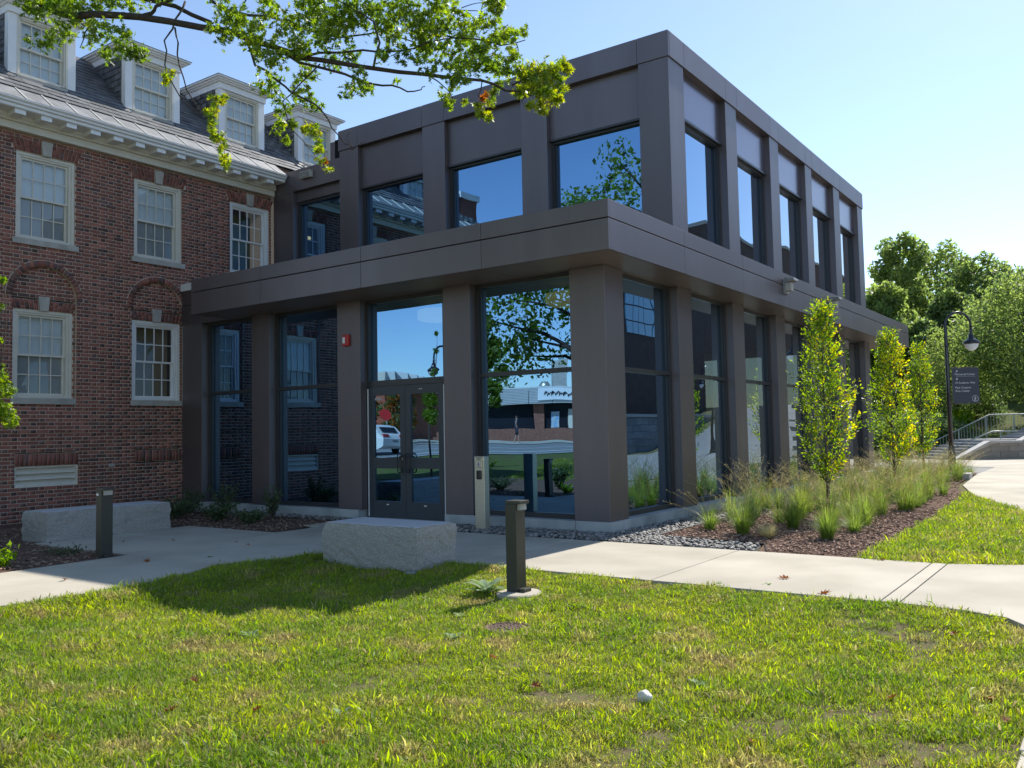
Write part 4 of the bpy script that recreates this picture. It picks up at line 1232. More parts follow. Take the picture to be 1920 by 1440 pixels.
# ================================================================== BENCHES, BOLLARDS, SMALL THINGS
def bench(x0, x1, y0, y1, h, label):
    """a split-faced granite block with a smooth top"""
    zb = float(T((x0 + x1) / 2, (y0 + y1) / 2)) - .12
    root = empty('granite_bench', ((x0 + x1) / 2, (y0 + y1) / 2, 0), label, 'bench', 'granite block benches')
    cx, cy = (x0 + x1) / 2, (y0 + y1) / 2
    bm = bmesh.new()
    bmesh.ops.create_cube(bm, size=1)
    for v in bm.verts: v.co = Vector((v.co.x * (x1 - x0), v.co.y * (y1 - y0), (v.co.z + .5) * (h - zb) + zb))
    bmesh.ops.subdivide_edges(bm, edges=bm.edges[:], cuts=26, use_grid_fill=True)
    from mathutils import noise
    for v in bm.verts:
        p = v.co + Vector((x0 * 3, y0 * 2, 1))
        if abs(v.co.z - h) < 1e-4: 
            edge = min(abs(abs(v.co.x) - (x1 - x0) / 2), abs(abs(v.co.y) - (y1 - y0) / 2))
            v.co.z -= .012 * max(0, 1 - edge / .03) * (0.5 + abs(noise.noise(p * 9))); continue
        n = noise.noise(p * 2.2) * .03 + noise.noise(p * 9) * .014 + noise.noise(p * 22) * .008
        d = Vector((v.co.x / (x1 - x0) * 2, v.co.y / (y1 - y0) * 2, 0))
        a = abs(d.x) > .999; b_ = abs(d.y) > .999
        fl = 0.018 * min(1, (h - v.co.z) / .1)
        if a: v.co.x += (n + fl) * (1 if d.x > 0 else -1)
        if b_: v.co.y += (n + fl) * (1 if d.y > 0 else -1)
    me = bpy.data.meshes.new('block'); bm.to_mesh(me); bm.free()
    me.materials.append(M['granite']); me.materials.append(M['granitetop'])
    for p in me.polygons:
        if p.normal.z > .9 and p.center.z > h - .02: p.material_index = 1
    o = bpy.data.objects.new('block', me); COL.objects.link(o); o.parent = root
    return root


bench(-3.66, -3.06, .30, 1.70, .43, 'rough grey granite block bench on the grass in front of the double door')
bench(-2.62, -2.12, 6.15, 6.95, .0001 + .44, 'x') if False else None
bench(-4.40, -2.48, 6.56, 7.16, .42, 'long rough granite block bench against the brick building behind the left bollard')


def bollard(x, y, label, foot=True, sc=.86):
    z = float(T(x, y)); root = empty('bollard_light', (x, y, z), label, 'bollard', 'dark bollard lights')
    b = MB(); b.box(-.075, .075, -.085, .035, -.02, .965 * sc); b.build('post', 'bollard', root, bevel=.004)
    b = MB(); b.box(-.075, .075, -.135, .035, .966 * sc, 1.0 * sc); b.build('cap', 'bollard', root, bevel=.003)
    b = MB(); b.box(-.055, .055, -.155, -.086, -.02, .055); b.build('base_block', 'bollard', root, bevel=.003)
    b = MB(); b.box(-.05, .05, -.12, -.087, .90 * sc, .966 * sc); b.build('lamp_lens', 'stone', root)
    if foot:
        b = MB(); b.lathe([(0, -.10), (.215, -.10), (.215, .012), (.2, .022), (0, .024)], (-.02, -.07, 0), 28); b.build('footing', 'concrete', root)
    return root


bollard(-3.93, -1.15, 'dark square bollard light on a round concrete footing at the lawn edge')
b2 = bollard(-4.78, 4.42, 'dark square bollard light in the mulch by the left bench', foot=False, sc=.86)
b = MB(); b.box(-.079, -.076, -.03, .02, .77, .795); b.build('sticker', 'whiteplastic', b2)
# up-light disc in the shaded grass
ul = empty('ground_light', (-3.73, .33, float(T(-3.73, .33))), 'small round metal ground disc in the shaded grass at the bench corner', 'ground light')
b = MB(); b.lathe([(0, -.06), (.06, -.06), (.062, .028), (.05, .036), (0, .037)], n=20); b.build('disc', 'lead', ul, smooth=True)
# drain grate
dg_ = empty('drain_grate', (-5.02, -1.86, float(T(-5.02, -1.86)) + .004), 'rusty round drain grate sunk in the lawn in front of the bollard', 'drain')
b = MB(); b.lathe([(.185, -.03), (.185, .012), (.155, .012), (.155, -.03)], n=32); b.build('rim', 'rust', dg_)
b = MB(); b.lathe([(0, -.035), (.16, -.035)], n=24); b.build('pit', 'joint', dg_)
for k in range(-4, 5):
    h = math.sqrt(.156 ** 2 - (k * .034) ** 2)
    b = MB(); b.box(-h, h, k * .034 - .008, k * .034 + .008, -.01, .009); b.build('bar', 'rust', dg_)
b = MB()
for k in range(-3, 4):
    h = math.sqrt(.15 ** 2 - (k * .042) ** 2); b.box(k * .042 - .007, k * .042 + .007, -h, h, -.011, .007)
b.build('cross_bars', 'rust', dg_)['kind'] = 'stuff'
# white stone in the lawn
def rock(x, y, s, mname, label, name='white_stone', h=.5):
    bm = bmesh.new(); bmesh.ops.create_icosphere(bm, subdivisions=3, radius=.5)
    from mathutils import noise
    for v in bm.verts:
        n = 1 + noise.noise(v.co * 2.1 + Vector((x, y, 0))) * .45
        v.co = Vector((v.co.x * s[0] * n, v.co.y * s[1] * n, max(v.co.z * s[2] * n, -.4 * s[2])))
    me = bpy.data.meshes.new(name); bm.to_mesh(me); bm.free(); me.materials.append(M[mname])
    o = bpy.data.objects.new(name, me); COL.objects.link(o); o.location = (x, y, float(T(x, y)) + .035); o.rotation_euler = (0, .2, .9)
    tag(o, label, 'stone'); return o
rock(-6.13, -3.60, (.17, .05, .085), 'whiterock', 'small white stone lying in the foreground lawn')

# fallen oak leaves
lv = np.array(OAK_V) * np.array([1, 1, 1.6])


def leaf_obj(name, mname, P, s, label, cat, group=None):
    me = bpy.data.meshes.new(name); me.from_pydata([tuple(q * s) for q in lv], [], OAK_F); me.materials.append(M[mname])
    o = bpy.data.objects.new(name, me); COL.objects.link(o); o.location = P; o.rotation_euler = (random.uniform(-.5, .5), random.uniform(-.5, .5), random.uniform(0, 6.28))
    tag(o, label, cat, group); return o


def ground_at(u, v, off=.03):
    d = ray(u, v); t = 1.0
    for _ in range(400):
        p = CAM + d * t
        if p[2] <= float(T(p[0], p[1])) + off: break
        t += .03
    return p


for (u, v, s, w) in ((362, 1275, .12, 'rust red oak leaf standing up in the left part of the lawn'), (320, 1330, .11, 'brown oak leaf low in the lawn just below the rust red one'), (1545, 1113, .15, 'large brown oak leaf on the lawn edge by the sunny path'),
                  (925, 1232, .08, 'pale brown leaf in the lawn just below the drain grate'), (1005, 1286, .10, 'orange brown oak leaf in the middle of the lawn'), (1790, 1190, .11, 'red brown leaf at the right edge of the lawn near the path bend'),
                  (1672, 1307, .09, 'brown leaf in the dry grass right of the white stone'), (1855, 1310, .11, 'brown leaf near the lower right pavement corner'), (548, 1165, .08, 'small brown leaf beside the tip of the building shadow'),
                  (100, 1385, .13, 'orange brown leaf in the lower left corner of the lawn'), (1885, 1350, .08, 'small leaf touching the lower right pavement edge'), (600, 1395, .1, 'tan curled leaf at the bottom of the lawn left of centre'),
                  (1410, 1390, .10, 'brown leaf at the bottom of the lawn right of centre'), (250, 1290, .08, 'small rusty leaf left of the rust red one'), (480, 1330, .09, 'thin brown leaf low in the lawn between centre and left'), (1655, 1050, .08, 'small orange leaf on the grass strip beyond the path')):
    leaf_obj('fallen_leaf', 'deadleaf', ground_at(u, v, .035), s, w, 'leaf', 'fallen oak leaves')
for (u, v, s, w) in ((275, 1052, .12, 'crumpled brown leaf cluster on the shaded path behind the lawn corner'), (325, 1013, .07, 'dark leaf on the shaded paving in front of the long bench'), (120, 1086, .10, 'brown leaf on the sunlit left end of the path'),
                  (232, 1015, .06, 'small dark leaf on the paving right of the left bollard'), (465, 1021, .07, 'dark curled leaf on the shaded paving nearest the granite block'), (443, 1016, .05, 'tiny dark leaf just left of the curled one'),
                  (1470, 1083, .13, 'dry twig with leaves on the sunny path')):
    leaf_obj('fallen_leaf', 'deadleaf', ground_at(u, v, .045), s, w, 'leaf', 'fallen oak leaves')


def rosette(x, y, n, L, W, mname, label, z0=.0, up=.6, name='broadleaf_weed'):
    z = float(T(x, y)) + z0
    root = empty(name, (x, y, z), label, 'weed')
    for i in range(n):
        a = i * 2.4 + random.uniform(-.2, .2); l = L * random.uniform(.7, 1.1); u_ = up * random.uniform(.5, 1.25) * (0.5 + .9 * (i / n))
        b = MB(); vs, fs = [], []
        ns = 7
        for k in range(ns):
            t = k / (ns - 1); w = W * math.sin(math.pi * min(.98, t * .85 + .08)) ** .8 * (1 if k < ns - 1 else .05)
            r = l * t * math.cos(u_ * (1 - .5 * t)); hz = l * t * math.sin(u_) - .55 * l * t * t * math.sin(u_) * .8
            c = Vector((math.cos(a) * r, math.sin(a) * r, .01 + hz)); s_ = Vector((-math.sin(a), math.cos(a), 0)) * w / 2
            vs += [c - s_ + Vector((0, 0, w * .16)), c, c + s_ + Vector((0, 0, w * .16))]
        for k in range(ns - 1):
            fs += [(3 * k, 3 * k + 1, 3 * k + 4, 3 * k + 3), (3 * k + 1, 3 * k + 2, 3 * k + 5, 3 * k + 4)]
        b.add(vs, fs); b.build('leaf', mname, root, smooth=True)
    return root


rosette(-4.06, -.93, 17, .23, .060, 'weed', 'pale green rosette weed with long woolly leaves beside the bollard footing', .0, 1.0)
for (u, v, n, L, mn, lab) in ((862, 1160, 9, .15, 'weedgreen', 'broad green weed in the lawn between the bench and the drain'), (850, 1200, 8, .15, 'weed', 'pale weed leaves in the lawn just left of the drain'),
                              (470, 1195, 7, .15, 'weed', 'pale flattened weed leaves in the sunny lawn below the shadow tip'), (500, 1225, 8, .12, 'weedgreen', 'bright green clover patch in the left part of the lawn'),
                              (715, 1128, 7, .12, 'weedgreen', 'bluish weed at the edge of the building shadow on the grass'), (1350, 1098, 10, .10, 'weedgreen', 'small leafy weed on the near edge of the sunny path'),
                              (1440, 1100, 8, .09, 'weedgreen', 'tiny weed on the path edge near the fallen leaf'), (1310, 1290, 8, .12, 'weed', 'pale weed leaves in the lawn right of the white stone'),
                              (640, 1345, 7, .12, 'weed', 'grey green weed low in the foreground lawn'), (395, 1048, 8, .11, 'weedgreen', 'low weed on the lawn edge beside the shaded path')):
    p = ground_at(u, v, .01); rosette(p[0], p[1], n, L * .62, L * .26, mn, lab, .0, .95)


# ================================================================== FOLIAGE TOOLS
def blob_points(centers, radii, n):
    """points gathered towards the shell of each blob"""
    k = len(centers); w = np.prod(np.atleast_2d(radii), axis=1) if np.ndim(radii) > 1 else np.asarray(radii) ** 2.2
    idx = rng.choice(k, n, p=w / w.sum())
    d = rng.normal(size=(n, 3)); d /= np.linalg.norm(d, axis=1)[:, None]
    r = rng.random(n) ** .45
    rad = np.asarray(radii)[idx]
    if rad.ndim == 1: rad = rad[:, None]
    return np.asarray(centers)[idx] + d * r[:, None] * rad


def leaves_obj(name, P, size, mats, parent, weights=None, tv=LEAF_V, tf=LEAF_F, flat=0.0, jit=.35):
    n = len(P); R = rotm(n)
    V, Fa = scatter(tv, tf, P, R, size * rng.uniform(1 - jit, 1 + jit, n))
    mi = np.repeat(rng.choice(len(mats), n, p=weights), len(tf))
    o = tris_obj(name, V, Fa, mats, None, mi)
    adopt(o, parent)
    return o


def tree(name, x, y, h, r, mats, label, cat='tree', group=None, nleaf=9000, lsize=.24, trunk_h=None, zc=None, nb=26, seed=1, squash=1.0, weights=None, trunk_r=.18, base=None, low=.25, kind_bark='bark'):
    z0 = float(T(x, y)) if base is None else base
    root = empty(name, (x, y, z0), label, cat, group)
    rr = np.random.default_rng(seed)
    z_lo, z_hi = z0 + h * low, z0 + h
    cs, rs = [], []
    for i in range(nb):
        t = (i + .5) / nb
        zz = z_lo + (z_hi - z_lo) * t
        prof = math.sin(math.pi * min(1, max(0.03, .12 + t * .82))) ** .7
        a = i * 2.4 + rr.uniform(-.4, .4); q = r * prof * rr.uniform(.35, .78)
        c = (x + q * math.cos(a), y + q * math.sin(a) * squash, zz)
        cs.append(c); rs.append(r * rr.uniform(.26, .44) * (.55 + .45 * prof))
    P = blob_points(np.array(cs), np.array(rs), nleaf)
    leaves_obj('crown', P, lsize, mats, root, weights)
    b = MB()
    th = z0 + h * .8
    b.tube([(x + rr.normal(0, .03) * k, y + rr.normal(0, .03) * k, z0 - .2 + (th - z0) * k / 5) for k in range(6)], [trunk_r * (1 - .16 * k) for k in range(6)], 8)
    for i in range(0, nb, 2):
        c = Vector(cs[i]); s = Vector((x, y, max(z0 + h * low * .6, c.z - r * .7)))
        m_ = s.lerp(c, .5) + Vector((0, 0, .1 * r))
        b.tube([s, m_, c], [trunk_r * .33, trunk_r * .22, .02], 5)
    o = b.build('trunk', kind_bark, None, smooth=True); adopt(o, root)
    return root


# ---- trees closing the view on the right
BT = [  # u, v_top, depth, half width px, material, label
    (1688, 452, 62, 62, ['treeleaf', 'treeleaf2'], 'tallest green tree rising behind the far end of the canopy'),
    (1755, 470, 66, 80, ['treeleaf', 'treeleaf2'], 'rounded green tree just right of the tallest one'),
    (1835, 488, 60, 80, ['treeleaf', 'treeleaf3'], 'broad green tree behind the street lamp arch'),
    (1900, 520, 64, 75, ['treeleaf', 'treeleaf2'], 'pale tree at the right edge behind the lamp'),
    (1655, 540, 56, 62, ['treeleaf', 'treeleaf2'], 'dark tree showing low beside the last columns'),
    (1720, 610, 50, 60, ['treeleaf', 'treeleaf3'], 'darker tree under the canopy end behind the young trees'),
    (1775, 560, 54, 60, ['treeleaf', 'treeleaf3'], 'leafy tree directly behind the lamp post'),
    (1985, 520, 55, 90, ['treeleaf2', 'treeleaf'], 'pale leafy tree cut by the right edge of the view'),
    (1600, 560, 64, 60, ['treeleaf', 'treeleaf3'], 'green tree mostly hidden behind the upper storey'),
]
for i, (u, v, d, hw, mt, lab) in enumerate(BT):
    top = at(u, v, d); base = float(T(top[0], top[1])); r = hw / FPX * d * 1.18
    tree('broadleaf_tree', top[0], top[1], top[2] - base, r, mt, lab, nleaf=13000, lsize=.33, seed=20 + i, low=.06, nb=34, trunk_r=.22)
# nearer feathery tree on the right, overhanging the steps
p = at(1925, 600, 44)
tree('locust_tree', p[0], p[1], 7.4, 3.9, ['treeleaf', 'treeleaf3'], 'feathery tree overhanging the stairs at the right', nleaf=17000, lsize=.19, seed=77, low=.26, nb=44, weights=[.7, .3], trunk_r=.13)
p = at(1790, 700, 46)
tree('locust_tree', p[0], p[1], 5.2, 2.3, ['treeleaf2', 'treeleaf'], 'silvery green small tree behind the lamp post and sign', nleaf=9000, lsize=.16, seed=78, low=.18, nb=30, trunk_r=.1)
# understorey shrubs
for i, (u, v, d, r, mt, lab) in enumerate(((1700, 800, 40, 1.5, 'treeleaf3', 'dark shrub mass behind the third young tree'), (1760, 815, 41, 1.3, 'treeleaf3', 'dark shrub beside the foot of the stairs'), (1830, 770, 47, 1.4, 'treeleaf3', 'dark rounded shrub under the sign'),
                                           (1800, 780, 45, .8, 'limeleaf', 'bright lime shrub on the slope above the railing'), (1655, 830, 38, 1.4, 'treeleaf3', 'dark shrub just past the last column'), (1900, 760, 52, 2.0, 'treeleaf', 'green shrub at the top of the steps'))):
    c = at(u, v, d); z0 = float(T(c[0], c[1]))
    root = empty('shrub', (c[0], c[1], z0), lab, 'shrub')
    cs = np.array([[c[0] + rng.uniform(-r, r) * .6, c[1] + rng.uniform(-r, r) * .6, z0 + r * rng.uniform(.3, 1.0)] for _ in range(9)])
    leaves_obj('foliage', blob_points(cs, np.full(9, r * .55), 2600), .17, [mt], root)


# ---- young columnar trees in the bed
def column_tree(x, y, h, label, seed, wmax, n=5200, gold=.16, z0=None, gap=False):
    z0 = float(T(x, y)) if z0 is None else z0
    root = empty('columnar_tree', (x, y, z0), label, 'tree', 'young columnar trees in the planting bed')
    rr = np.random.default_rng(seed)
    def prof(t):   # t 0 bottom of crown .. 1 top
        return wmax * np.interp(t, [0, .08, .2, .34, .48, .58, .68, .8, .9, 1.0], [.16, .5, .86, 1.0, .90, .78, .56, .38, .27, .03])
    zl = .58
    # sprays of leaves on short upright twigs
    ns = n // 11
    t = rr.random(ns) ** .9; a = rr.uniform(0, 6.28, ns)
    lump = 1 + .30 * np.sin(a * 2 + t * 9 + seed) * np.cos(t * 17 + a) + .22 * np.sin(a * 5 + t * 31 + seed * 2)
    rad = prof(t) * lump * np.sqrt(rr.uniform(.02, 1, ns)) * .93
    if gap: keep_ = ~((t > .86) & (t < .90)); 
    else: keep_ = t > -1
    t, a, rad = t[keep_], a[keep_], rad[keep_]; ns = len(t)
    base = np.stack([x + rad * np.cos(a), y + rad * np.sin(a), z0 + zl + (h - zl) * t], 1)
    dirv = np.stack([np.cos(a) * .55, np.sin(a) * .55, np.full(ns, .85)], 1) + rr.normal(0, .22, (ns, 3))
    dirv /= np.linalg.norm(dirv, axis=1)[:, None]
    P, D, G = [], [], []
    for k in range(11):
        s_ = (k + .5) / 11 * .25
        side = np.cross(dirv, rr.normal(size=(ns, 3))); side /= np.linalg.norm(side, axis=1)[:, None]
        P.append(base + dirv * s_ + side * .018); d_ = dirv * .75 + side * .8; D.append(d_ / np.linalg.norm(d_, axis=1)[:, None]); G.append(t)
    P, D = np.concatenate(P), np.concatenate(D)
    N = np.cross(D, rr.normal(size=D.shape)); N /= np.linalg.norm(N, axis=1)[:, None]
    Bn = np.cross(N, D)
    R = np.stack([D, Bn, N], 2)
    V, Fa = scatter([(-.1, 0, 0), (.4, -.26, .06), (1, 0, 0), (.4, .26, .06)], [(0, 1, 2), (0, 2, 3)], P, R, .052 * rr.uniform(.7, 1.25, len(P)))
    # gold leaves on the outer sprays of the road side
    outer = (np.concatenate([rad / np.maximum(prof(t), .02)] * 11) > .62) & (P[:, 1] < y + .12)
    mi = np.where(outer & (rr.random(len(P)) < gold * 1.6), 1, np.where(rr.random(len(P)) < .3, 2, 0))
    o = tris_obj('foliage', V, Fa, ['hornbeam', 'hornyellow', 'shrubleaf'], None, np.repeat(mi, 2)); adopt(o, root)
    b = MB(); b.tube([(x, y, z0 - .1), (x + .01, y, z0 + .5), (x - .01, y, z0 + h * .5), (x, y, z0 + h * .97)], [.032, .026, .015, .004], 8)
    for k in range(34):
        tt = rr.uniform(.02, .85); aa = rr.uniform(0, 6.28); q = float(prof(tt)) * .85; zz = z0 + zl + (h - zl) * tt
        b.tube([(x, y, zz - .25), (x + q * .6 * math.cos(aa), y + q * .6 * math.sin(aa), zz - .06), (x + q * math.cos(aa), y + q * math.sin(aa), zz + .12)], [.009, .006, .003], 4)
    o = b.build('trunk', 'twig', None, smooth=True); adopt(o, root)
    return root


column_tree(3.15, -2.07, 3.22, 'tallest columnar young tree, nearest the corner, with gold tips', 5, .39, n=6000)
column_tree(7.9, -2.05, 3.2, 'second columnar young tree, orange gold on its left side', 9, .40, n=5600, gold=.30)
column_tree(12.8, -1.72, 3.3, 'third columnar young tree with a loose sprig at the top', 14, .36, n=4600, gold=.12, gap=True)


# ---- ornamental grasses
def grass_tuft(x, y, h, nb, label, spread=.52, seedn=14, mats=('tuft', 'seed'), group='ornamental grasses in the bed', width=.0048, lean=1.0):
    z0 = float(T(x, y)) + .01
    root = empty('ornamental_grass', (x, y, z0), label, 'ornamental grass', group)
    n = nb
    az = rng.uniform(0, 6.28, n); hh = h * rng.uniform(.45, 1.0, n); out = spread * rng.uniform(.1, 1.35, n) * lean; hh = hh * np.clip(1.12 - .42 * out / spread, .4, 1)
    r0 = .07 * np.sqrt(rng.random(n)); dx_, dy_ = np.cos(az), np.sin(az)
    tt = [0, .35, .7, 1.0]; W = [1, .85, .6, 0.0]; rows = []
    for t, w in zip(tt, W):
        r = r0 + out * t ** 2 * hh / h; zz = hh * (t - .32 * t ** 3 * (out / spread))
        cx_, cy_ = dx_ * r, dy_ * r; ww = width * w * rng.uniform(.8, 1.2)
        if w > 0: rows += [np.stack([cx_ + dy_ * ww / 2, cy_ - dx_ * ww / 2, zz], 1), np.stack([cx_ - dy_ * ww / 2, cy_ + dx_ * ww / 2, zz], 1)]
        else: rows.append(np.stack([cx_, cy_, zz], 1))
    V = np.stack(rows, 1).reshape(-1, 3); base = (np.arange(n) * 7)[:, None]
    Fa = np.concatenate([base + np.array([[a_, b_, c_]]) for a_, b_, c_ in ((0, 1, 3), (0, 3, 2), (2, 3, 5), (2, 5, 4), (4, 5, 6))], 1).reshape(-1, 3)
    o = tris_obj('blades', V, Fa, [mats[0]], root)
    if seedn:
        n = seedn; az = rng.uniform(0, 6.28, n); hh = h * rng.uniform(.95, 1.4, n); out = spread * rng.uniform(.3, 1.3, n)
        b = MB()
        for k in range(n):
            dx1, dy1 = math.cos(az[k]), math.sin(az[k])
            pts = [(dx1 * out[k] * t ** 2, dy1 * out[k] * t ** 2, hh[k] * (t - .15 * t * t)) for t in (0, .5, .8, 1.0)]
            b.tube(pts, [.0022, .0018, .0015, .001], 3)
            e = Vector(pts[-1]); s = Vector(pts[-2])
            for q in range(16):
                p = s.lerp(e, .15 + .9 * q / 16) + Vector((random.gauss(0, .016), random.gauss(0, .016), random.gauss(0, .012)))
                d = Vector((random.gauss(0, 1), random.gauss(0, 1), random.gauss(0, 1))).normalized() * .016; c = d.cross(Vector((0, 0, 1))) * .35
                b.add([p - d, p + c, p + d], [(0, 1, 2)])
        b.build('seed_heads', mats[1], root)
    return root


spots = [((.95, -1.05), .52, 240, 'small sparse tuft at the corner of the bed beside the pebbles', 10), ((.62, -1.65), .62, 620, 'dense bright green grass clump nearest the path', 8),
         ((1.55, -2.02), .62, 620, 'bright grass clump in front of the tallest young tree', 16), ((.45, -2.05), .32, 320, 'low brownish purple grass clump on the mulch near the path', 3),
         ((1.7, -1.35), .78, 520, 'tall blue green grass tuft with upright stems behind the front clumps', 14), ((.60, -2.75), .62, 560, 'green fountain grass clump at the mulch edge nearest the lawn', 10),
         ((1.5, -2.85), .42, 380, 'soft low grass clump right of the tallest young tree', 8)]
for (xy, h, nb, lab, sn) in spots:
    grass_tuft(xy[0], xy[1], h, nb, lab, seedn=sn, mats=('shrubleaf', 'seed') if 'blue' in lab else (('seed', 'seed') if 'purple' in lab else ('tuft', 'seed')))
rg = np.random.default_rng(5)
k = 0
for x in np.arange(2.2, 15.6, .58):
    for y in (-.95, -1.6, -2.25, -2.75):
        xx, yy = x + rg.uniform(-.2, .2), y + rg.uniform(-.2, .2)
        if yy < -3.2 + .04 * xx or abs(math.hypot(xx - 3.15, yy + 2.07)) < .3 or (y < -2.5 and x > 10): continue
        k += 1
        grass_tuft(xx, yy, rg.uniform(.5, .88), int(rg.uniform(190, 300)), 'feathery ornamental grass tuft in the long bed beside the young trees', seedn=int(rg.uniform(10, 24)), spread=.62, group='feathery grass tufts along the bed')

# ---- dark shrubs and perennials left of the door, and by the brick wall
def leafy_plant(x, y, h, r, n, mats, label, cat='plant', lsize=.05, stems=9, name='perennial_plant'):
    z0 = float(T(x, y)); root = empty(name, (x, y, z0), label, cat)
    b = MB(); cs = []
    for i in range(stems):
        a = i * 2.4; q = r * random.uniform(.2, .9); hh = h * random.uniform(.65, 1.0)
        tip = Vector((q * math.cos(a), q * math.sin(a), hh)); b.tube([(0.02 * math.cos(a), .02 * math.sin(a), 0), tip * .5 + Vector((0, 0, .06 * h)), tip], [.006, .005, .003], 4)
        for t in np.linspace(.25, 1, max(3, n // stems)):
            cs.append(tip * float(t) + Vector((random.gauss(0, .03), random.gauss(0, .03), random.gauss(0, .03))) + Vector((0, 0, .06 * h * (1 - abs(2 * float(t) - 1)))))
    P = np.array([tuple(c) for c in cs]) + np.array([x, y, z0])
    leaves_obj('foliage', P, lsize, mats, root)
    b.build('stems', 'twig', root)
    return root


for i, (x, y, h, r, n, lab) in enumerate(((-.75, 6.2, .62, .30, 420, 'upright dark leafy plant in front of the second column from the brick wall'), (-.85, 7.4, .66, .32, 460, 'upright grey green plant with pale tips left of it'),
                                        (-.8, 8.5, .55, .35, 420, 'dark leafy plant under the glass nearest the brick wall'), (-1.35, 6.9, .34, .5, 700, 'low spreading dark green shrub behind the paved corner'),
                                        (-1.5, 7.9, .36, .55, 800, 'low spreading dark shrub at the right end of the long bench'), (-1.5, 5.9, .26, .42, 480, 'lowest dark ground shrub nearest the door bed corner'))):
    leafy_plant(x, y, h, r, n, ['shrubleaf'], lab, 'shrub' if 'shrub' in lab else 'plant', .055, 14, 'shrub' if 'shrub' in lab else 'perennial_plant')
leafy_plant(-5.3, 7.0, .55, .42, 1500, ['shrubleaf'], 'fine leaved dark green bush at the left end of the long bench', 'shrub', .04, 26, 'shrub')
leafy_plant(-5.95, 6.6, .35, .5, 1100, ['shrubleaf'], 'low dark evergreen spreading at the left edge of the view', 'shrub', .045, 22, 'shrub')
leafy_plant(-5.9, 4.62, .22, .22, 320, ['limeleaf'], 'small lime green plant catching the sun at the left path edge', 'plant', .07, 9)
leafy_plant(-4.9, 5.1, .10, .3, 200, ['shrubleaf'], 'low creeping plant on the mulch behind the left bollard', 'plant', .04, 9)

# sunlit young tree at the left edge in front of the brick wall
c = at(-6, 752, 12.6)
root = empty('young_tree', (c[0], c[1], 0), 'bright green young tree cut by the left edge in front of the brick wall', 'tree')
cs = np.array([at(u, v, 12.6) for u, v in ((-20, 770), (5, 770), (10, 730), (-5, 700), (20, 790), (-30, 720), (0, 575), (4, 525), (-8, 640))])
P = blob_points(cs, np.array([.2, .17, .15, .14, .12, .2, .07, .06, .09]), 900)
leaves_obj('foliage', P, .095, ['limeleaf', 'oakleaf'], root, weights=[.8, .2], tv=OAK_V, tf=OAK_F)
b = MB(); t0 = Vector((c[0] - .1, c[1] + .05, -.1))
b.tube([t0, Vector(at(-20, 860, 12.6)), Vector(at(-8, 740, 12.6)), Vector(at(6, 660, 12.6)), Vector(at(12, 600, 12.6)), Vector(at(8, 530, 12.6))], [.03, .025, .018, .010, .007, .004], 6)
b.tube([Vector(at(-8, 740, 12.6)), Vector(at(3, 690, 12.6)), Vector(at(-2, 640, 12.6)), Vector(at(4, 560, 12.6))], [.012, .009, .006, .003], 5)
o = b.build('trunk', 'twig', None); adopt(o, root)
# ================================================================== STEPS, RETAINING WALL, RAILS beyond the pavement
E1 = Vector((.5785, -.8157, 0)); E2 = Vector((.8157, .5785, 0)); C0 = Vector((CAM[0], CAM[1], 0))


def W(s, d, z):
    return C0 + E1 * s + E2 * d + Vector((0, 0, z))


def prof_top(s):
    return float(np.interp(s, [16.5, 18.1, 19.3, 21.5, 24], [-.16, .70, .70, 1.75, 1.8]))


rw = empty('retaining_wall', tuple(W(18, 33, 0)), 'tan stone block retaining wall with sloping coping beside the steps', 'wall')
b = MB(); b.prism([W(16.5, 33.04, -.4), W(24, 33.04, -.4)] + [W(s, 33.04, prof_top(s) - .02) for s in (24, 21.5, 19.3, 18.1, 16.5)], E2 * .3); part(b, 'backing', 'mortar', rw)
z = -.38; r = 0
while z < 1.7:
    s = 16.4 + (r % 2) * .35
    while s < 24:
        s0, s1 = s + .008, s + .692
        # clip under the coping
        zt0, zt1 = prof_top(s0) - .10, prof_top(s1) - .10
        if zt1 > z + .05:
            q0, q1 = min(z + .212, zt0), min(z + .212, zt1)
            if q0 < z: s0 = s0 + (s1 - s0) * (z - q0) / max(q1 - q0 + .001, .01) if q1 > q0 else s0; q0 = z + .002
            b = MB(); b.prism([W(s0, 33.0, z + .008), W(s1, 33.0, z + .008), W(s1, 33.0, max(q1, z + .01)), W(s0, 33.0, max(q0, z + .009))], E2 * .06)
            part(b, 'stone_block', 'wallstone', rw)
        s += .7
    z += .22; r += 1
cs_ = [16.4, 18.1, 19.3, 21.5, 24]
for i in range(4):
    a, c = cs_[i], cs_[i + 1]
    b = MB(); b.prism([W(a + .004, 32.94, prof_top(a) - .09), W(c - .004, 32.94, prof_top(c) - .09), W(c - .004, 32.94, prof_top(c) + .0), W(a + .004, 32.94, prof_top(a))], E2 * .42)
    part(b, 'coping_stone', 'kerb', rw)
st = empty('steps', tuple(W(17, 34, 0)), 'flight of pale stone steps climbing behind the sloping wall', 'steps')
for k in range(9):
    b = MB(); s0 = 15.9 + k * .29
    b.prism([W(s0, 33.4, -.4), W(s0 + .31, 33.4, -.4), W(s0 + .31, 33.4, -.12 + k * .105), W(s0, 33.4, -.12 + k * .105)], E2 * 2.6); part(b, 'step', 'greystone', st)
b = MB(); b.prism([W(18.5, 33.41, -.4), W(20.2, 33.41, -.4), W(20.2, 33.41, .74), W(18.5, 33.41, .74)], E2 * 2.58); part(b, 'landing', 'greystone', st)
for k in range(9):
    b = MB(); s0 = 20.2 + k * .29
    b.prism([W(s0, 33.42, -.4), W(s0 + .31, 33.42, -.4), W(s0 + .31, 33.42, .84 + k * .105), W(s0, 33.42, .84 + k * .105)], E2 * 2.57); part(b, 'step', 'greystone', st)


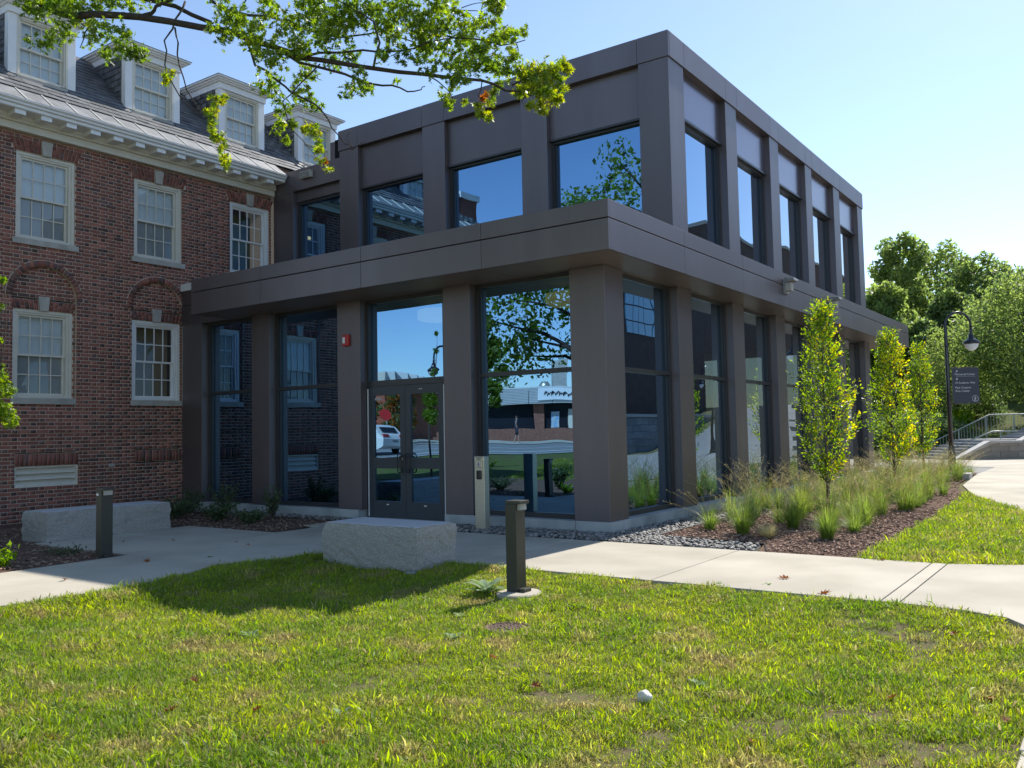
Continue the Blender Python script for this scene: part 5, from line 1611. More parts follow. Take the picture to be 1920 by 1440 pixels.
def railing(dd, pts, label, balus=True, low=.0, hgt=.0, nm='railing'):
    root = empty(nm, tuple(W(pts[0][0], dd, 0)), label, 'railing')
    b = MB(); b.tube([W(s, dd, z) for s, z in pts], .026, 6); part(b, 'handrail', 'rail', root, smooth=True)
    S0 = [p[0] for p in pts]; Z0 = [p[1] for p in pts]
    if balus:
        b = MB(); b.tube([W(s, dd, z - .72) for s, z in pts], .018, 5); part(b, 'bottom_rail', 'rail', root)
        s = S0[0]
        while s <= S0[-1]:
            zt = float(np.interp(s, S0, Z0)); b = MB(); b.tube([W(s, dd, zt - .72), W(s, dd, zt)], .010, 4, cap=False); part(b, 'baluster', 'rail', root); s += .125
    for s in np.arange(S0[0], S0[-1] + .01, 1.15):
        zt = float(np.interp(s, S0, Z0)); b = MB(); b.tube([W(s, dd, zt - .95), W(s, dd, zt)], .024, 6); part(b, 'post', 'rail', root)
    return root


railing(35.9, [(17.3, .62), (19.75, 1.72), (22.2, 1.72), (24.6, 2.7)], 'green grey railing with balusters along the far side of the steps')
railing(34.7, [(17.2, .30), (19.2, 1.05), (20.2, 1.02)], 'plain pipe handrail in the middle of the steps', balus=False)
b = MB(); b.prism([W(19.9, 33.35, .72), W(20.3, 33.35, .72), W(20.3, 33.35, 1.10), W(19.9, 33.35, 1.10)], E2 * .03)
bs = empty('blue_sign', tuple(W(20.1, 33.35, .7)), 'small bright blue wheelchair sign at the top of the retaining wall', 'sign'); part(b, 'face', 'brightblue', bs)
b = MB(); b.tube([W(20.08, 33.34, .99), W(20.06, 33.34, .88), W(20.14, 33.34, .88), W(20.18, 33.34, .80)], .014, 5); b.obox(tuple(W(20.08, 33.34, 1.03)), E1 * .05, E2 * .01, (0, 0, .05)); part(b, 'emblem', 'whiteplastic', bs)
for q in (19.95, 20.25):
    b = MB(); b.tube([W(q, 33.37, .3), W(q, 33.37, .8)], .012, 5); part(b, 'stake', 'steel', bs)

# ================================================================== STREET LAMPS
def street_lamp(x, y, label, az, sign=False, sc=1.0):
    z0 = float(T(x, y)); root = empty('street_lamp', (x, y, z0), label, 'street lamp', 'black arched street lamps')
    b = MB(); b.lathe([(.17, -.1), (.17, .12), (.15, .16), (.115, .22), (.10, .55), (.085, .72), (.07, .78)], n=16); b.build('base', 'blackpost', root, smooth=True)
    ax = Vector((math.cos(az), math.sin(az), 0)); R = .36; zt = 4.25
    b = MB(); pts = [(0, 0, .7), (0, 0, 2.5), (0, 0, zt)]
    for k in range(1, 13):
        t = math.pi * k / 12; p = ax * (R - R * math.cos(t)); pts.append((p.x, p.y, zt + R * math.sin(t)))
    e = ax * 2 * R; pts.append((e.x, e.y, zt - .12))
    b.tube(pts, [.065, .06, .042] + [.034] * 13, 10); b.build('post', 'blackpost', root, smooth=True)
    b = MB(); b.lathe([(0, .0), (.03, 0), (.045, -.08), (.035, -.12), (.075, -.22), (.075, -.27), (.12, -.32), (.215, -.39), (.225, -.44), (.20, -.46), (0, -.46)], (e.x, e.y, zt - .10), 22); b.build('hood', 'blackpost', root, smooth=True)
    b = MB(); b.lathe([(.19, -.461), (.175, -.53), (.12, -.60), (.05, -.645), (0, -.655)], (e.x, e.y, zt - .10), 20); b.build('globe', 'globe', root, smooth=True)
    b = MB(); b.lathe([(.06, 0), (.06, .06), (.044, .08)], (0, 0, 2.3), 12); b.lathe([(.05, 0), (.055, .03), (.04, .07)], (0, 0, 3.6), 12); b.build('collar', 'blackpost', root)['kind'] = 'stuff'
    if sign:
        b = MB(); ay = Vector((0, 0, 1))
        tx = ax; no = Vector((math.sin(az), -math.cos(az), 0))
        for zz in (3.03, 1.99):
            b2_ = MB(); b2_.tube([tuple(tx * .03 + ay * zz), tuple(tx * .82 + ay * zz)], .011, 6); b2_.build('bracket', 'blackpost', root)
        b.obox(tuple(tx * .50 + ay * 2.51), tx * .76, no * .02, ay * 1.0); sg_ = b.build('sign_panel', 'signblue', root)
        def tx_(s, u, zz, size):
            # the lettering faces back towards the path
            nrm = Vector((-no.x, -no.y, 0)); o_ = Vector((x, y, z0))
            fr = face
            P = o_ + tx * (.50 + u * sgn) + ay * zz + fr * .014
            text_obj(s, 'lettering', size, P, tx * sgn, (0, 0, 1), 'signtext', sg_, .0015)
        view = (C0 - Vector((x, y, 0))); face = no if no.dot(view) > 0 else -no
        sgn = 1 if tx.cross(Vector((0, 0, 1))).dot(face) > 0 else -1
        tx_('Memorial Union', -.31, 2.80, .088); tx_('10 Academic Way', -.31, 2.56, .078); tx_('Paul Creative', -.31, 2.42, .084); tx_('Arts Center', -.31, 2.325, .084)
        def q(u, zz): return tx * (.50 + u * sgn) + ay * zz + face * .014
        b = MB()
        def stroke(p, r_, w=.016):
            p, r_ = Vector(q(*p)), Vector(q(*r_)); d = (r_ - p); n_ = d.cross(face).normalized() * w; b.obox(tuple((p + r_) / 2), d, n_, face * .006)
        stroke((-.27, 2.895), (-.235, 2.93)); stroke((-.262, 2.935), (-.228, 2.935)); stroke((-.232, 2.90), (-.232, 2.94))     # north-east arrow
        stroke((-.25, 2.66), (-.25, 2.715)); stroke((-.275, 2.69), (-.25, 2.718)); stroke((-.225, 2.69), (-.25, 2.718))        # up arrow
        stroke((-.275, 2.765), (.28, 2.765), .004)
        b.build('arrows', 'signtext', sg_)
        b = MB(); c_ = (.25, 2.13)
        b.tube([tuple(q(c_[0] + .085 * math.cos(t), c_[1] + .085 * math.sin(t))) for t in np.linspace(0, 2 * math.pi, 25)], .006, 4, cap=False)
        stroke((.245, 2.185), (.255, 2.185), .022); stroke((.248, 2.165), (.242, 2.115), .026); stroke((.242, 2.118), (.265, 2.065), .012); stroke((.242, 2.118), (.218, 2.068), .012); stroke((.25, 2.16), (.282, 2.13), .009); stroke((.247, 2.16), (.215, 2.135), .009)
        b.build('walking_emblem', 'signtext', sg_)
    return root


ax_ = at(1843, 600, 24.6) - at(1781, 600, 24.6)
lp = at(1785.5, 880, 24.6)
street_lamp(lp[0], lp[1], 'black arched street lamp with a navy wayfinding sign, near the steps', math.atan2(ax_[1], ax_[0]), True)
street_lamp(33.0, -11.6, 'black arched street lamp across the road, mirrored in a side window', math.radians(200))
street_lamp(-13.5, 14.2, 'black arched street lamp by the street, mirrored above the door', math.radians(20))
pb = empty('stone_post', (14.2, -2.45, 0), 'small stone block at the end of the planting bed beside the lamp', 'stone block')
b = MB(); b.box(-.25, .25, -.12, .12, -.1, .13); b.build('block', 'kerb', pb, bevel=.01)

# ================================================================== OAK over the lawn
oak = empty('oak_tree', (-11.9, 6.6, float(T(-11.9, 6.6))), 'large oak with a leafy limb reaching across the top of the view', 'tree')
cs, rs = [], []
ro = np.random.default_rng(33)
for i in range(60):
    a = ro.uniform(0, 6.28); t = ro.uniform(0, 1); q = 4.3 * math.sqrt(ro.uniform(.1, 1)) * math.sin(math.pi * (.22 + .7 * t)) ** .6
    x, y, z = -12.2 + q * math.cos(a), 7.6 + q * math.sin(a), 3.7 + 7.3 * t
    if x > -8.3 or (x > -9.2 and y < 6.3): continue
    cs.append((x, y, z)); rs.append(ro.uniform(.7, 1.25))
leaves_obj('crown', blob_points(np.array(cs), np.array(rs), 15000), .20, ['oakleaf', 'treeleaf3'], oak, weights=[.6, .4])
b = MB()
b.tube([(-11.9, 6.6, -.2), (-11.85, 6.65, 1.2), (-11.8, 6.6, 3.2), (-11.9, 7.0, 5.6), (-12.1, 7.4, 8.5), (-12.2, 7.6, 10.5)], [.42, .34, .29, .2, .12, .03], 12)
for c in cs[::2]:
    s = Vector((-11.85, 6.8, min(max(3.0, c[2] - 1.6), 8))); e = Vector(c); b.tube([s, s.lerp(e, .5) + Vector((0, 0, .3)), e], [.09, .05, .015], 5)
# the limb in view, laid out as points (photo column, row, distance)
LIMB = [
    ([(-120, -70, 9.9), (20, -25, 9.7), (58, 0, 9.6), (96, 14, 9.5), (122, 27, 9.4), (175, 27, 9.3), (262, 32, 9.2), (379, 52, 9.0), (437, 61, 8.9), (510, 87, 8.7), (560, 108, 8.6), (647, 120, 8.5), (706, 129, 8.35), (793, 139, 8.2), (852, 146, 8.1), (904, 151, 8.0), (948, 170, 7.9), (980, 172, 7.85)], .052, .008),
    ([(262, 32, 9.2), (284, 25, 9.15), (292, 12, 9.1), (325, -2, 9.1), (380, -30, 9.1)], .022, .014),
    ([(-20, -28, 9.7), (120, -6, 9.6), (260, -4, 9.5), (330, 12, 9.3), (395, 42, 9.05)], .03, .022),
    ([(395, 0, 9.3), (430, 20, 9.2), (500, 30, 9.1), (560, 50, 9.0), (640, 70, 8.9), (720, 60, 8.8), (780, 80, 8.7)], .018, .006),
    ([(510, 87, 8.7), (560, 117, 8.6), (647, 139, 8.5), (700, 158, 8.4), (735, 160, 8.35), (764, 172, 8.3), (790, 168, 8.3), (797, 162, 8.3)], .016, .004),
    ([(347, 3, 9.2), (337, 25, 9.1), (324, 54, 9.05), (308, 76, 9.0), (309, 122, 9.0), (327, 163, 8.95), (356, 201, 8.95), (379, 217, 8.95)], .012, .004),
    ([(328, 52, 9.05), (334, 80, 9.0), (336, 122, 9.0), (350, 169, 8.95), (379, 210, 8.9), (400, 232, 8.9)], .010, .004),
    ([(463, 79, 8.9), (478, 122, 8.8), (513, 146, 8.75), (548, 175, 8.7), (590, 195, 8.65), (607, 212, 8.6), (622, 240, 8.6), (647, 270, 8.6), (660, 281, 8.6)], .014, .004),
    ([(660, 281, 8.6), (672, 272, 8.6), (685, 266, 8.6)], .005, .002), ([(660, 281, 8.6), (650, 262, 8.6), (660, 245, 8.6)], .004, .002),
    ([(560, 108, 8.6), (600, 99, 8.5), (680, 94, 8.4), (745, 96, 8.3), (800, 80, 8.3), (860, 70, 8.2)], .014, .005),
    ([(700, 128, 8.35), (712, 80, 8.3), (700, 40, 8.3), (660, 15, 8.3), (620, -10, 8.3)], .012, .006),
    ([(780, 60, 8.6), (830, 65, 8.4), (880, 72, 8.2), (940, 85, 8.1), (985, 75, 8.0)], .012, .004),
    ([(850, 15, 8.5), (880, 20, 8.4), (910, 28, 8.3)], .006, .003), ([(865, 15, 8.5), (885, 8, 8.4), (905, 5, 8.3)], .005, .003),
    ([(800, 140, 8.2), (830, 160, 8.1), (850, 185, 8.1)], .007, .003), ([(904, 151, 8.0), (897, 180, 7.95), (905, 205, 7.95)], .006, .003),
    ([(980, 172, 7.85), (978, 190, 7.85), (985, 200, 7.85)], .006, .003), ([(960, 160, 7.9), (1010, 140, 7.8), (1055, 130, 7.75)], .008, .003),
    ([(600, 120, 8.5), (560, 160, 8.5), (530, 190, 8.5), (545, 240, 8.5), (590, 290, 8.5)], .008, .003),
    ([(437, 61, 8.9), (450, 20, 8.9), (480, -10, 8.9)], .012, .006), ([(175, 27, 9.3), (160, 60, 9.3), (150, 90, 9.3)], .01, .004),
    ([(400, 232, 8.9), (412, 262, 8.9), (424, 300, 8.9)], .004, .002)]
for pts, r0, r1 in LIMB:
    P = [Vector(at(*p)) for p in pts]
    # subdivide with a slight wander
    Q = [P[0]]
    for i in range(1, len(P)):
        for k in (.5, 1.0):
            q = P[i - 1].lerp(P[i], k)
            if k < 1: q += Vector((random.gauss(0, .012), random.gauss(0, .012), random.gauss(0, .012)))
            Q.append(q)
    b.tube(Q, list(np.linspace(r0, r1, len(Q))), 7)
b.tube([Vector((-11.85, 6.7, 4.4)), Vector((-10.6, 6.2, 5.6)), Vector(at(-120, -70, 9.9))], [.16, .11, .055], 9)
o = b.build('trunk', 'bark', None, smooth=True); adopt(o, oak)
GREEN = [(70, 8, 36), (110, 4, 40), (45, 10, 22), (150, 22, 40), (190, 8, 40), (235, -5, 40), (300, -8, 25), (128, -5, 30), (75, 78, 22), (100, 66, 28), (120, 60, 20), (52, 82, 14), (190, 60, 30), (170, 72, 22), (215, 90, 26), (245, 90, 28), (265, 108, 20), (200, 105, 20), (235, 60, 22),
         (420, 22, 30), (450, 50, 40), (420, 75, 22), (480, 60, 42), (500, 20, 34), (545, 55, 44), (590, 30, 50), (610, 70, 42), (560, 95, 30), (640, 45, 48), (590, -5, 45), (660, 8, 45), (700, 30, 46), (735, 55, 42), (745, 10, 44), (785, 35, 40), (515, 115, 34), (505, 160, 28), (530, 195, 24), (560, 170, 26), (585, 200, 20), (520, 240, 16), (548, 235, 14), (540, 265, 14),
         (570, 130, 26), (660, 105, 26), (675, 150, 22), (655, 165, 22), (690, 170, 15), (745, 150, 9), (800, 95, 34), (800, 125, 20), (835, 45, 36), (845, 85, 36), (870, 110, 36), (880, 60, 32), (820, 5, 36), (850, 20, 24), (905, 95, 32), (925, 75, 26), (945, 62, 22), (965, 68, 18), (985, 62, 12), (915, 12, 24), (925, 35, 20), (935, 10, 20), (905, 45, 16), (800, 60, 30), (900, 125, 24), (850, 135, 26), (830, 175, 18), (838, 192, 14), (850, 160, 15), (870, 145, 15), (925, 125, 26),
         (950, 130, 24), (940, 165, 14), (760, 100, 22), (720, 105, 20), (620, 120, 22), (480, 95, 18), (400, 55, 16)]
YEL = [(320, 138, 12), (316, 152, 11), (405, 188, 14), (418, 183, 12), (400, 205, 14), (392, 215, 12), (398, 235, 13), (404, 252, 15), (412, 268, 13), (420, 282, 13), (422, 298, 14), (425, 308, 10), (590, 252, 18), (575, 240, 14), (600, 285, 12), (605, 305, 12), (612, 318, 10), (598, 268, 12), (898, 195, 14), (905, 210, 13), (912, 222, 10), (918, 190, 12), (925, 178, 10), (985, 140, 26), (1010, 140, 26), (1035, 130, 24), (1055, 128, 18), (1070, 130, 12), (1000, 165, 26), (1030, 170, 24), (1045, 190, 18), (1020, 195, 18), (990, 200, 12), (1020, 210, 10), (975, 165, 18), (1050, 155, 18), (960, 105, 20), (870, 190, 8)]
RUST = [(402, 257, 6), (912, 176, 8), (609, 302, 4), (905, 182, 6)]


def dist_at(u): return float(np.interp(u, [-100, 300, 600, 900, 1080], [9.5, 9.15, 8.6, 8.05, 7.8]))


allP, allM = [], []
for lst, mi in ((GREEN, 0), (YEL, 1), (RUST, 2)):
    for (u, v, r) in lst:
        d0 = dist_at(u); n = int(max(5, (r ** 2) * .086)) if mi == 0 else int(max(8, r ** 2 * .12))
        rad = r / FPX * d0
        c = at(u, v, d0 + random.uniform(-.25, .25))
        q = rng.normal(size=(n, 3)); q /= np.linalg.norm(q, axis=1)[:, None]
        q = q * (rng.random(n) ** .5)[:, None] * rad * 1.25 
        # pull leaves into small sprays
        k = max(2, n // 6); cen = q[rng.choice(n, k)]; idx = rng.choice(k, n)
        q = cen[idx] * .5 + q * .62
        allP.append(c + q); allM.append(np.full(n, mi))
allP = np.concatenate(allP); allM = np.concatenate(allM)
n = len(allP); R = rotm(n); sz = .088 * rng.uniform(.65, 1.25, n)
yel = (allM == 0) & (rng.random(n) < .10)
allM = np.where(yel & (rng.random(n) < .4), 1, allM); allM = np.where((allM == 1) & (rng.random(n) < .45), 0, allM)
near = np.argsort(-(sz / ((allP - CAM) @ Fv)))[:290]
mask = np.ones(n, bool); mask[near] = False
V, Fa = scatter(OAK_V, OAK_F, allP[mask], R[mask], sz[mask])
fo = tris_obj('leaves', V, Fa, ['oakleaf', 'oakyellow', 'oakrust'], None, np.repeat(allM[mask], 16)); adopt(fo, oak); fo['kind'] = 'stuff'
lm = []
for q in ('oakleaf', 'oakyellow', 'oakrust'):
    me = bpy.data.meshes.new('leaf'); me.from_pydata([tuple(v) for v in OAK_V], [], OAK_F); me.materials.append(M[q]); lm.append(me)
for i in near:
    o = bpy.data.objects.new('leaf', lm[int(allM[i])]); COL.objects.link(o)
    mm = Matrix(R[i].tolist()).to_4x4(); mm = Matrix.Translation(Vector(allP[i])) @ mm @ Matrix.Scale(float(sz[i]), 4); o.matrix_world = mm
    adopt(o, oak)

# ================================================================== THE STREET SIDE, seen in the glass
# local frame: d metres out from the mirrored eye, r metres to the (mirrored) right
D1 = Vector((-.8157, .5785, 0)); D2 = Vector((-.5785, -.8157, 0)); O1 = Vector((11.01, -5.88, 0))


def Q1(r, d, z=0.0):
    p = O1 + D2 * r + D1 * d; return Vector((p.x, p.y, z))


def zt(r, d):
    p = Q1(r, d); return float(T(p.x, p.y))


def quadsheet(name, r0, r1, d0, d1, mname, off, n=24):
    V, Fc = [], []
    for j in range(3):
        for i in range(n + 1):
            p = Q1(r0 + (r1 - r0) * i / n, d0 + (d1 - d0) * j / 2); V.append((p.x, p.y, float(T(p.x, p.y)) + off))
    for j in range(2):
        for i in range(n): a = j * (n + 1) + i; Fc.append((a, a + 1, a + n + 2, a + n + 1))
    me = bpy.data.meshes.new(name); me.from_pydata(V, [], Fc); me.materials.append(M[mname])
    for p in me.polygons:
        if p.normal.z < 0: p.flip()
    o = bpy.data.objects.new(name, me); COL.objects.link(o); o['kind'] = 'structure'; return o


quadsheet('road', -40, 60, 44, 56, 'asphalt', .03)
quadsheet('kerb', -40, 60, 43.6, 44, 'kerb', .05)
quadsheet('pavement', -40, 60, 56, 66, 'concrete', .06)
quadsheet('road_line', -40, 60, 46.2, 46.5, 'line', .036); quadsheet('road_line', -40, 60, 50.0, 50.2, 'line', .036)
shop = empty('shop', tuple(Q1(0, 68)), 'low shop with a curved white fascia across the street, mirrored in the glass', 'building')


def qbox(r0, r1, d0, d1, z0, z1, name, mname, root, bevel=0):
    b = MB(); b.prism([Q1(r0, d0, z0), Q1(r1, d0, z0), Q1(r1, d1, z0), Q1(r0, d1, z0)], (0, 0, z1 - z0))
    return part(b, name, mname, root)


z0s = zt(0, 68)
qbox(-3.6, 20, 68.5, 80, z0s, 4.6, 'wall', 'shopdark', shop)
for k, (a, c) in enumerate(((-3.8, -1.2), (-1.2, 1.4), (1.4, 3.2), (3.2, 20))):
    qbox(a, c - .05, 67.6, 68.5, 3.55, 4.85, 'fascia_panel', 'shopwhite', shop)
for k, zz in enumerate(np.arange(3.62, 4.8, .12)): qbox(-3.8, 20, 67.57, 67.6, zz, zz + .03, 'fascia_line', 'lead', shop)
for r_ in (-3.5, 1.7, 6.5, 11): qbox(r_, r_ + .8, 68.2, 68.6, z0s, 3.55, 'brick_pier', 'shopbrick', shop)
qbox(-3.6, 20, 68.1, 68.45, z0s, z0s + .95, 'low_wall', 'shopbrick', shop)
qbox(3.1, 3.8, 68.4, 68.49, 1.7, 3.0, 'poster', 'poster', shop); qbox(4.5, 5.2, 68.4, 68.49, 1.7, 3.1, 'poster', 'shopcream', shop)
qbox(2.0, 6.0, 67.5, 67.58, 3.75, 4.7, 'sign_board', 'white', shop)
b = MB()
for k in range(26):
    r_ = 2.5 + k * .115; b.tube([Q1(r_, 67.45, 4.15 + .12 * math.sin(k * 2.1)), Q1(r_ + .1, 67.45, 4.3 + .1 * math.sin(k * 1.3 + 1))], .04, 4)
part(b, 'script_lettering', 'black', shop)
hv = empty('roof_unit', tuple(Q1(3.6, 70, 4.6)), 'grey rooftop air handling box above the shop fascia, mirrored in the glass', 'roof unit')
qbox(3.3, 4.7, 70, 72, 4.6, 7.2, 'box', 'stone', hv); b = MB(); b.lathe([(0, 0), (.45, 0), (.5, .4), (.3, .8), (0, .85)], tuple(Q1(2.6, 70, 4.6)), 16); part(b, 'fan_hood', 'steel', hv, smooth=True)
# the cream building left of it with the curved parapet
cb_ = empty('corner_store', tuple(Q1(-8, 66)), 'cream fronted store with a curved parapet, mirrored over the door', 'building')
qbox(-12.5, -9.0, 62, 72, 2.6 + 2.2, 5.9, 'cream_fascia', 'shopcream', cb_)
for k in range(8):
    r0 = -9.0 + k * .62; hh = 5.9 - .13 * k * k * .12
    qbox(r0, r0 + .6, 63 + k * .4, 72, 4.6, hh, 'parapet_panel', 'shopwhite', cb_)
qbox(-12.4, -4.0, 66.5, 72, .3, 4.8, 'wall', 'shopbrick', cb_)
qbox(-13.5, -8.7, 60, 60.3, .3, 4.6, 'red_wall', 'hotred', cb_)
# small street tree near the lamp, between the lawn and the street
c_ = Q1(-.8, 25)
tree('street_tree', c_.x, c_.y, 4.6, .62, ['treeleaf', 'oakleaf'], 'slender young street tree standing on the lawn, mirrored in the corner glass', nleaf=2600, lsize=.16, seed=91, low=.42, nb=16, trunk_r=.06)
for i, (r_, d_, h, w, mt, lab) in enumerate(((-7.4, 57, 4.2, 1.4, ['oakrust', 'treeleaf3'], 'reddish brown small tree across the street, mirrored in the right door leaf'), (-9.6, 58, 3.8, .8, ['treeleaf3', 'oakrust'], 'dark small tree beside the red wall, mirrored in the left door leaf'),
                                          (-2.0, 80, 9, 2.6, ['treeleaf', 'treeleaf2'], 'green tree behind the shop roof'), (14, 86, 11, 3.6, ['treeleaf', 'treeleaf3'], 'broad tree far behind the shop'), (-22, 80, 11, 4, ['treeleaf', 'treeleaf3'], 'broad tree far left behind the stores'))):
    c_ = Q1(r_, d_); tree('street_tree', c_.x, c_.y, h, w, mt, lab, nleaf=2600, lsize=.26, seed=100 + i, low=.2, nb=18, trunk_r=.1)
for i, (x, y, w) in enumerate(((-6.8, 7.8, .5), (-7.6, 8.9, .6), (-7.1, 5.6, .35))):
    leafy_plant(x, y, .8 * w / .5, w, 900, ['limeleaf' if i < 2 else 'shrubleaf'], ('bright bush by the end wall of the brick building', 'larger bush behind it at the wing corner', 'low bush beside the young tree at the left')[i], 'shrub', .09, 18, 'shrub')


# ---- white car
def car(r_, d_, heading, label):
    root = empty('parked_car', (0, 0, 0), label, 'car')
    # side profile (x along, z up)
    prof = [(-2.25, .45), (-2.3, .8), (-2.22, 1.02), (-1.95, 1.12), (-1.65, 1.55), (-1.1, 1.66), (.2, 1.66), (.75, 1.5), (1.3, 1.08), (2.05, .95), (2.28, .75), (2.28, .4), (1.9, .3), (-1.9, .3)]
    n = len(prof); V, Fc = [], []
    for (w, s) in ((-.9, 1), (-.93, 1), (.93, 1), (.9, 1)):
        for x, z_ in prof:
            t = max(0, (z_ - 1.0)) * .28; V.append((x, w - math.copysign(t, w), z_ if abs(w) > .91 else z_ + .0))
    b = MB()
    for j in range(3):
        for i in range(n): Fc.append((j * n + i, j * n + (i + 1) % n, (j + 1) * n + (i + 1) % n, (j + 1) * n + i))
    b.add(V, Fc + [tuple(range(n)), tuple(reversed(range(3 * n, 4 * n)))]); b.build('body', 'carwhite', root, bevel=.04)
    for sg in (-1, 1):
        b = MB(); y = .80 * sg; b.prism([(-1.62, y, 1.12), (-1.42, y, 1.5), (.1, y, 1.55), (.95, y, 1.12)], (0, .06 * sg, 0)); b.build('side_window', 'carglass', root)
        for x in (-1.4, 1.4):
            w = MB(); w.lathe([(0, -.11), (.30, -.11), (.335, -.08), (.335, .08), (.30, .11), (0, .11)], n=20)
            w.v = [(x + p[0], .86 * sg + p[2], .335 + p[1]) for p in w.v]; wh = w.build('wheel', 'tyre', root)
            w = MB(); w.lathe([(0, .115), (.2, .115), (.2, .0)], n=14); w.v = [(x + p[0], .86 * sg + p[2] * sg, .335 + p[1]) for p in w.v]; w.build('rim', 'steel', wh)
        b = MB(); b.obox((-2.22, .68 * sg, .98), (.14, 0, .03), (0, .42, 0), (0, 0, .16)); b.build('tail_light', 'taillight', root)
        b = MB(); b.obox((2.2, .68 * sg, .8), (.16, 0, .03), (0, .36, 0), (0, 0, .12)); b.build('headlight', 'globe', root)
    b = MB(); b.prism([(-1.92, -.62, 1.17), (-1.92, .62, 1.17), (-1.68, .58, 1.5), (-1.68, -.58, 1.5)], (-.05, 0, .02)); b.build('rear_window', 'carglass', root)
    b = MB(); b.prism([(1.28, -.66, 1.12), (1.28, .66, 1.12), (.80, .6, 1.46), (.80, -.6, 1.46)], (.05, 0, .03)); b.build('windscreen', 'carglass', root)
    b = MB(); b.box(-2.33, -2.27, -.26, .26, .62, .76); b.build('number_plate', 'lead', root)
    p = Q1(r_, d_); root.location = (p.x, p.y, float(T(p.x, p.y)) + .04); root.rotation_euler = (0, 0, heading)
    return root


hd = math.atan2(-D2.y, -D2.x)
car(-8.1, 47.5, hd + math.radians(38), 'white hatchback parked on the street, mirrored in the left door leaf')
sg = empty('stop_sign', tuple(Q1(-7.6, 52, zt(-7.6, 52))), 'red octagonal sign on a post across the street', 'sign')
b = MB(); b.tube([(0, 0, 0), (0, 0, 2.5)], .035, 6); b.build('post', 'steel', sg)
b = MB(); pc = [Vector((0, 0, 2.3)) + (D2 * math.cos(t) + Vector((0, 0, 1)) * math.sin(t)) * .38 - D1 * .04 for t in np.arange(8) * math.pi / 4 + math.pi / 8]; b.prism(pc, -D1 * .02); b.build('plate', 'red', sg)


# ---- passer-by in dark clothes on the far pavement
def person(p, heading, label):
    root = empty('person', (p.x, p.y, p.z), label, 'person')
    J = {'pelvis': (0, 0, .95), 'chest': (0, 0, 1.32), 'neck': (0, .0, 1.50), 'head': (.02, 0, 1.62), 'top': (.02, 0, 1.74),
         'shL': (0, .17, 1.43), 'elL': (-.06, .22, 1.15), 'haL': (.06, .22, .93), 'shR': (0, -.17, 1.43), 'elR': (.02, -.22, 1.15), 'haR': (.16, -.2, .98),
         'hiL': (0, .09, .9), 'knL': (.14, .10, .5), 'ftL': (.16, .10, .08), 'toL': (.30, .10, .04), 'hiR': (0, -.09, .9), 'knR': (-.02, -.10, .5), 'ftR': (-.24, -.10, .12), 'toR': (-.14, -.10, .03)}
    E = [('pelvis', 'chest'), ('chest', 'neck'), ('neck', 'head'), ('head', 'top'), ('chest', 'shL'), ('shL', 'elL'), ('elL', 'haL'), ('chest', 'shR'), ('shR', 'elR'), ('elR', 'haR'),
         ('pelvis', 'hiL'), ('hiL', 'knL'), ('knL', 'ftL'), ('ftL', 'toL'), ('pelvis', 'hiR'), ('hiR', 'knR'), ('knR', 'ftR'), ('ftR', 'toR')]
    Rr = dict(pelvis=.13, chest=.14, neck=.055, head=.095, top=.07, shL=.06, elL=.042, haL=.03, shR=.06, elR=.042, haR=.03, hiL=.09, knL=.055, ftL=.04, toL=.03, hiR=.09, knR=.055, ftR=.04, toR=.03)
    ks = list(J)
    me = bpy.data.meshes.new('body'); me.from_pydata([J[k] for k in ks], [(ks.index(a), ks.index(c)) for a, c in E], [])
    o = bpy.data.objects.new('body', me); COL.objects.link(o); o.parent = root
    sk = o.modifiers.new('skin', 'SKIN')
    for i, k in enumerate(ks): me.skin_vertices[0].data[i].radius = (Rr[k], Rr[k])
    me.skin_vertices[0].data[0].use_root = True
    o.modifiers.new('sub', 'SUBSURF').levels = 2
    me.materials.append(M['skin'])
    b = MB(); b.lathe([(.15, .86), (.165, .95), (.15, 1.1), (.175, 1.3), (.15, 1.45), (.07, 1.5)], n=16, sq=1.25); b.build('shirt', 'cloth', root, smooth=True)
    for yy, kx_ in ((.095, .08), (-.095, -.01)):
        b = MB(); b.tube([(0, yy, .93), (kx_, yy, .52)], [.115, .085], 10); b.build('shorts', 'cloth', root, smooth=True)
    b = MB(); b.lathe([(0, 1.76), (.07, 1.745), (.105, 1.68), (.10, 1.62)], (.0, 0, 0), 14); b.build('hair', 'hair', root, smooth=True)
    root.rotation_euler = (0, 0, heading)
    return root


p = Q1(.28, 58, zt(.28, 58) + .06)
person(p, math.atan2(D2.y, D2.x), 'person in dark shirt and shorts walking past the shop')

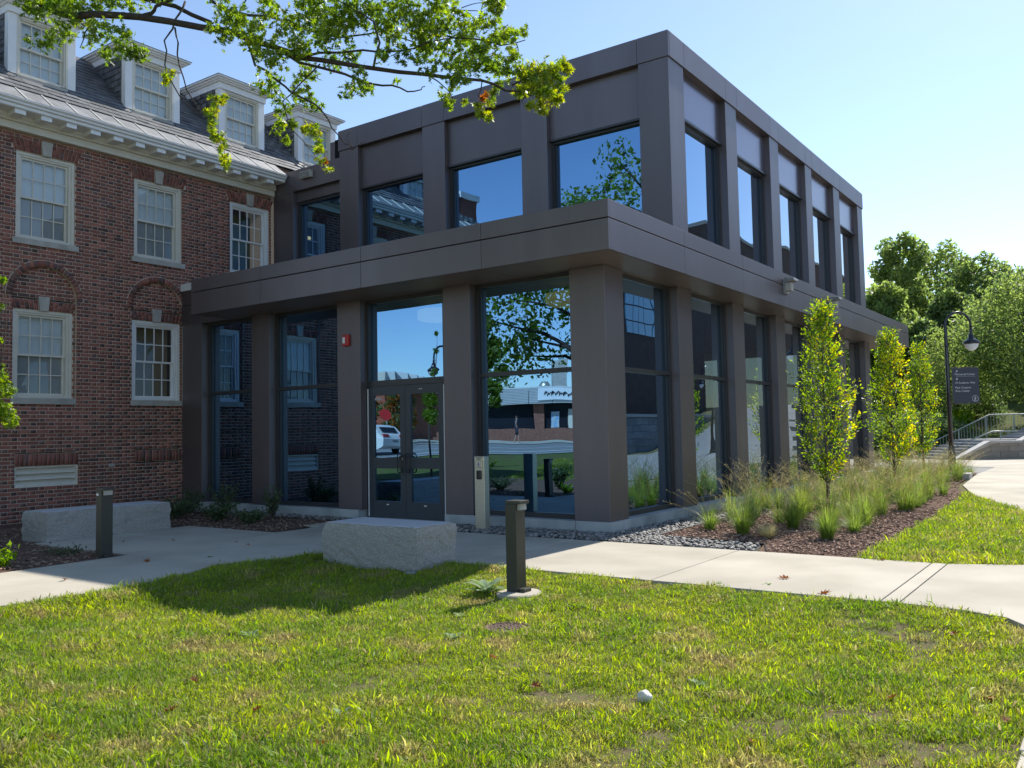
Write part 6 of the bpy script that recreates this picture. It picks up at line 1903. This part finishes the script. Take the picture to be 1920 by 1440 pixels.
# ================================================================== THE ROAD SIDE, seen in the side glass
hall = empty('brown_hall', (50, -20, 0), 'long dark brick hall across the road, mirrored in the side windows', 'building')
for (x0, x1, z1) in ((22, 50, 11.2), (50, 66, 16.6), (66, 96, 17.8)):
    b = MB(); b.box(x0, x1 - .02, -32, -19, -.2, z1); part(b, 'wall', 'hallbrown', hall)
    b = MB(); b.box(x0 - .02, x1 + .02, -32.1, -18.9, z1, z1 + .25); part(b, 'parapet', 'kerb', hall)
for k in range(6):
    for j in range(3):
        b = MB(); b.box(37.4 + k * .95, 38.27 + k * .95, -18.99, -18.93, 7.5 + j * .92, 8.34 + j * .92); part(b, 'window', 'hallskyglass', hall)
# curved retaining wall with carved letters at the back of the pavement
cw = empty('lettered_wall', (30, -16, 0), 'low grey block wall with carved letters across the road, mirrored in the side windows', 'wall')
for r in range(5):
    x = 18 + (r % 2) * .6
    while x < 62:
        b = MB(); b.box(x + .01, x + 1.19, -16.7, -16.35 , .02 + r * .42, .42 + r * .42); part(b, 'stone_block', 'greystone', cw); x += 1.2
b = MB(); b.box(17.9, 62, -16.8, -16.25, 2.13, 2.3); part(b, 'coping', 'kerb', cw)
text_obj('AY CO', 'lettering', .5, (36.4, -16.34, 1.32), (-1, 0, 0), (0, 0, 1), 'kerb', cw, .01)
for i, (x, y, r_) in enumerate(((21, -15.6, 1.5), (26.5, -15.8, 1.3))):
    root = empty('shrub', (x, y, 0), ('dark rounded yew bush across the road, left one', 'dark rounded yew bush across the road, right one')[i], 'shrub')
    cs = np.array([[x + rng.uniform(-.5, .5) * r_, y + rng.uniform(-.3, .3), r_ * rng.uniform(.3, 1.2)] for _ in range(9)]); leaves_obj('foliage', blob_points(cs, np.full(9, r_ * .5), 1600), .16, ['treeleaf3'], root)
for i, (x, y, h, r_) in enumerate(((66, -14, 10, 3.6), (86, -16, 12, 4.5), (100, -12, 12, 4.5))):
    tree('broadleaf_tree', x, y, h, r_, ['treeleaf', 'treeleaf3'], ('tree at the far end of the hall, nearest one', 'second tree beyond the hall', 'farthest tree along the road')[i], nleaf=3000, lsize=.4, seed=130 + i, low=.1, nb=20)
rs = empty('round_sign', (24.3, -14.6, 0), 'round white sign on a short post across the road', 'sign')
b = MB(); b.tube([(0, 0, 0), (0, 0, 1.3)], .03, 6); b.build('post', 'steel', rs)
b = MB(); b.prism([(.36 * math.cos(t), .02, 1.6 + .36 * math.sin(t)) for t in np.linspace(0, 6.283, 21)[:-1]], (0, .03, 0)); b.build('plate', 'white', rs)
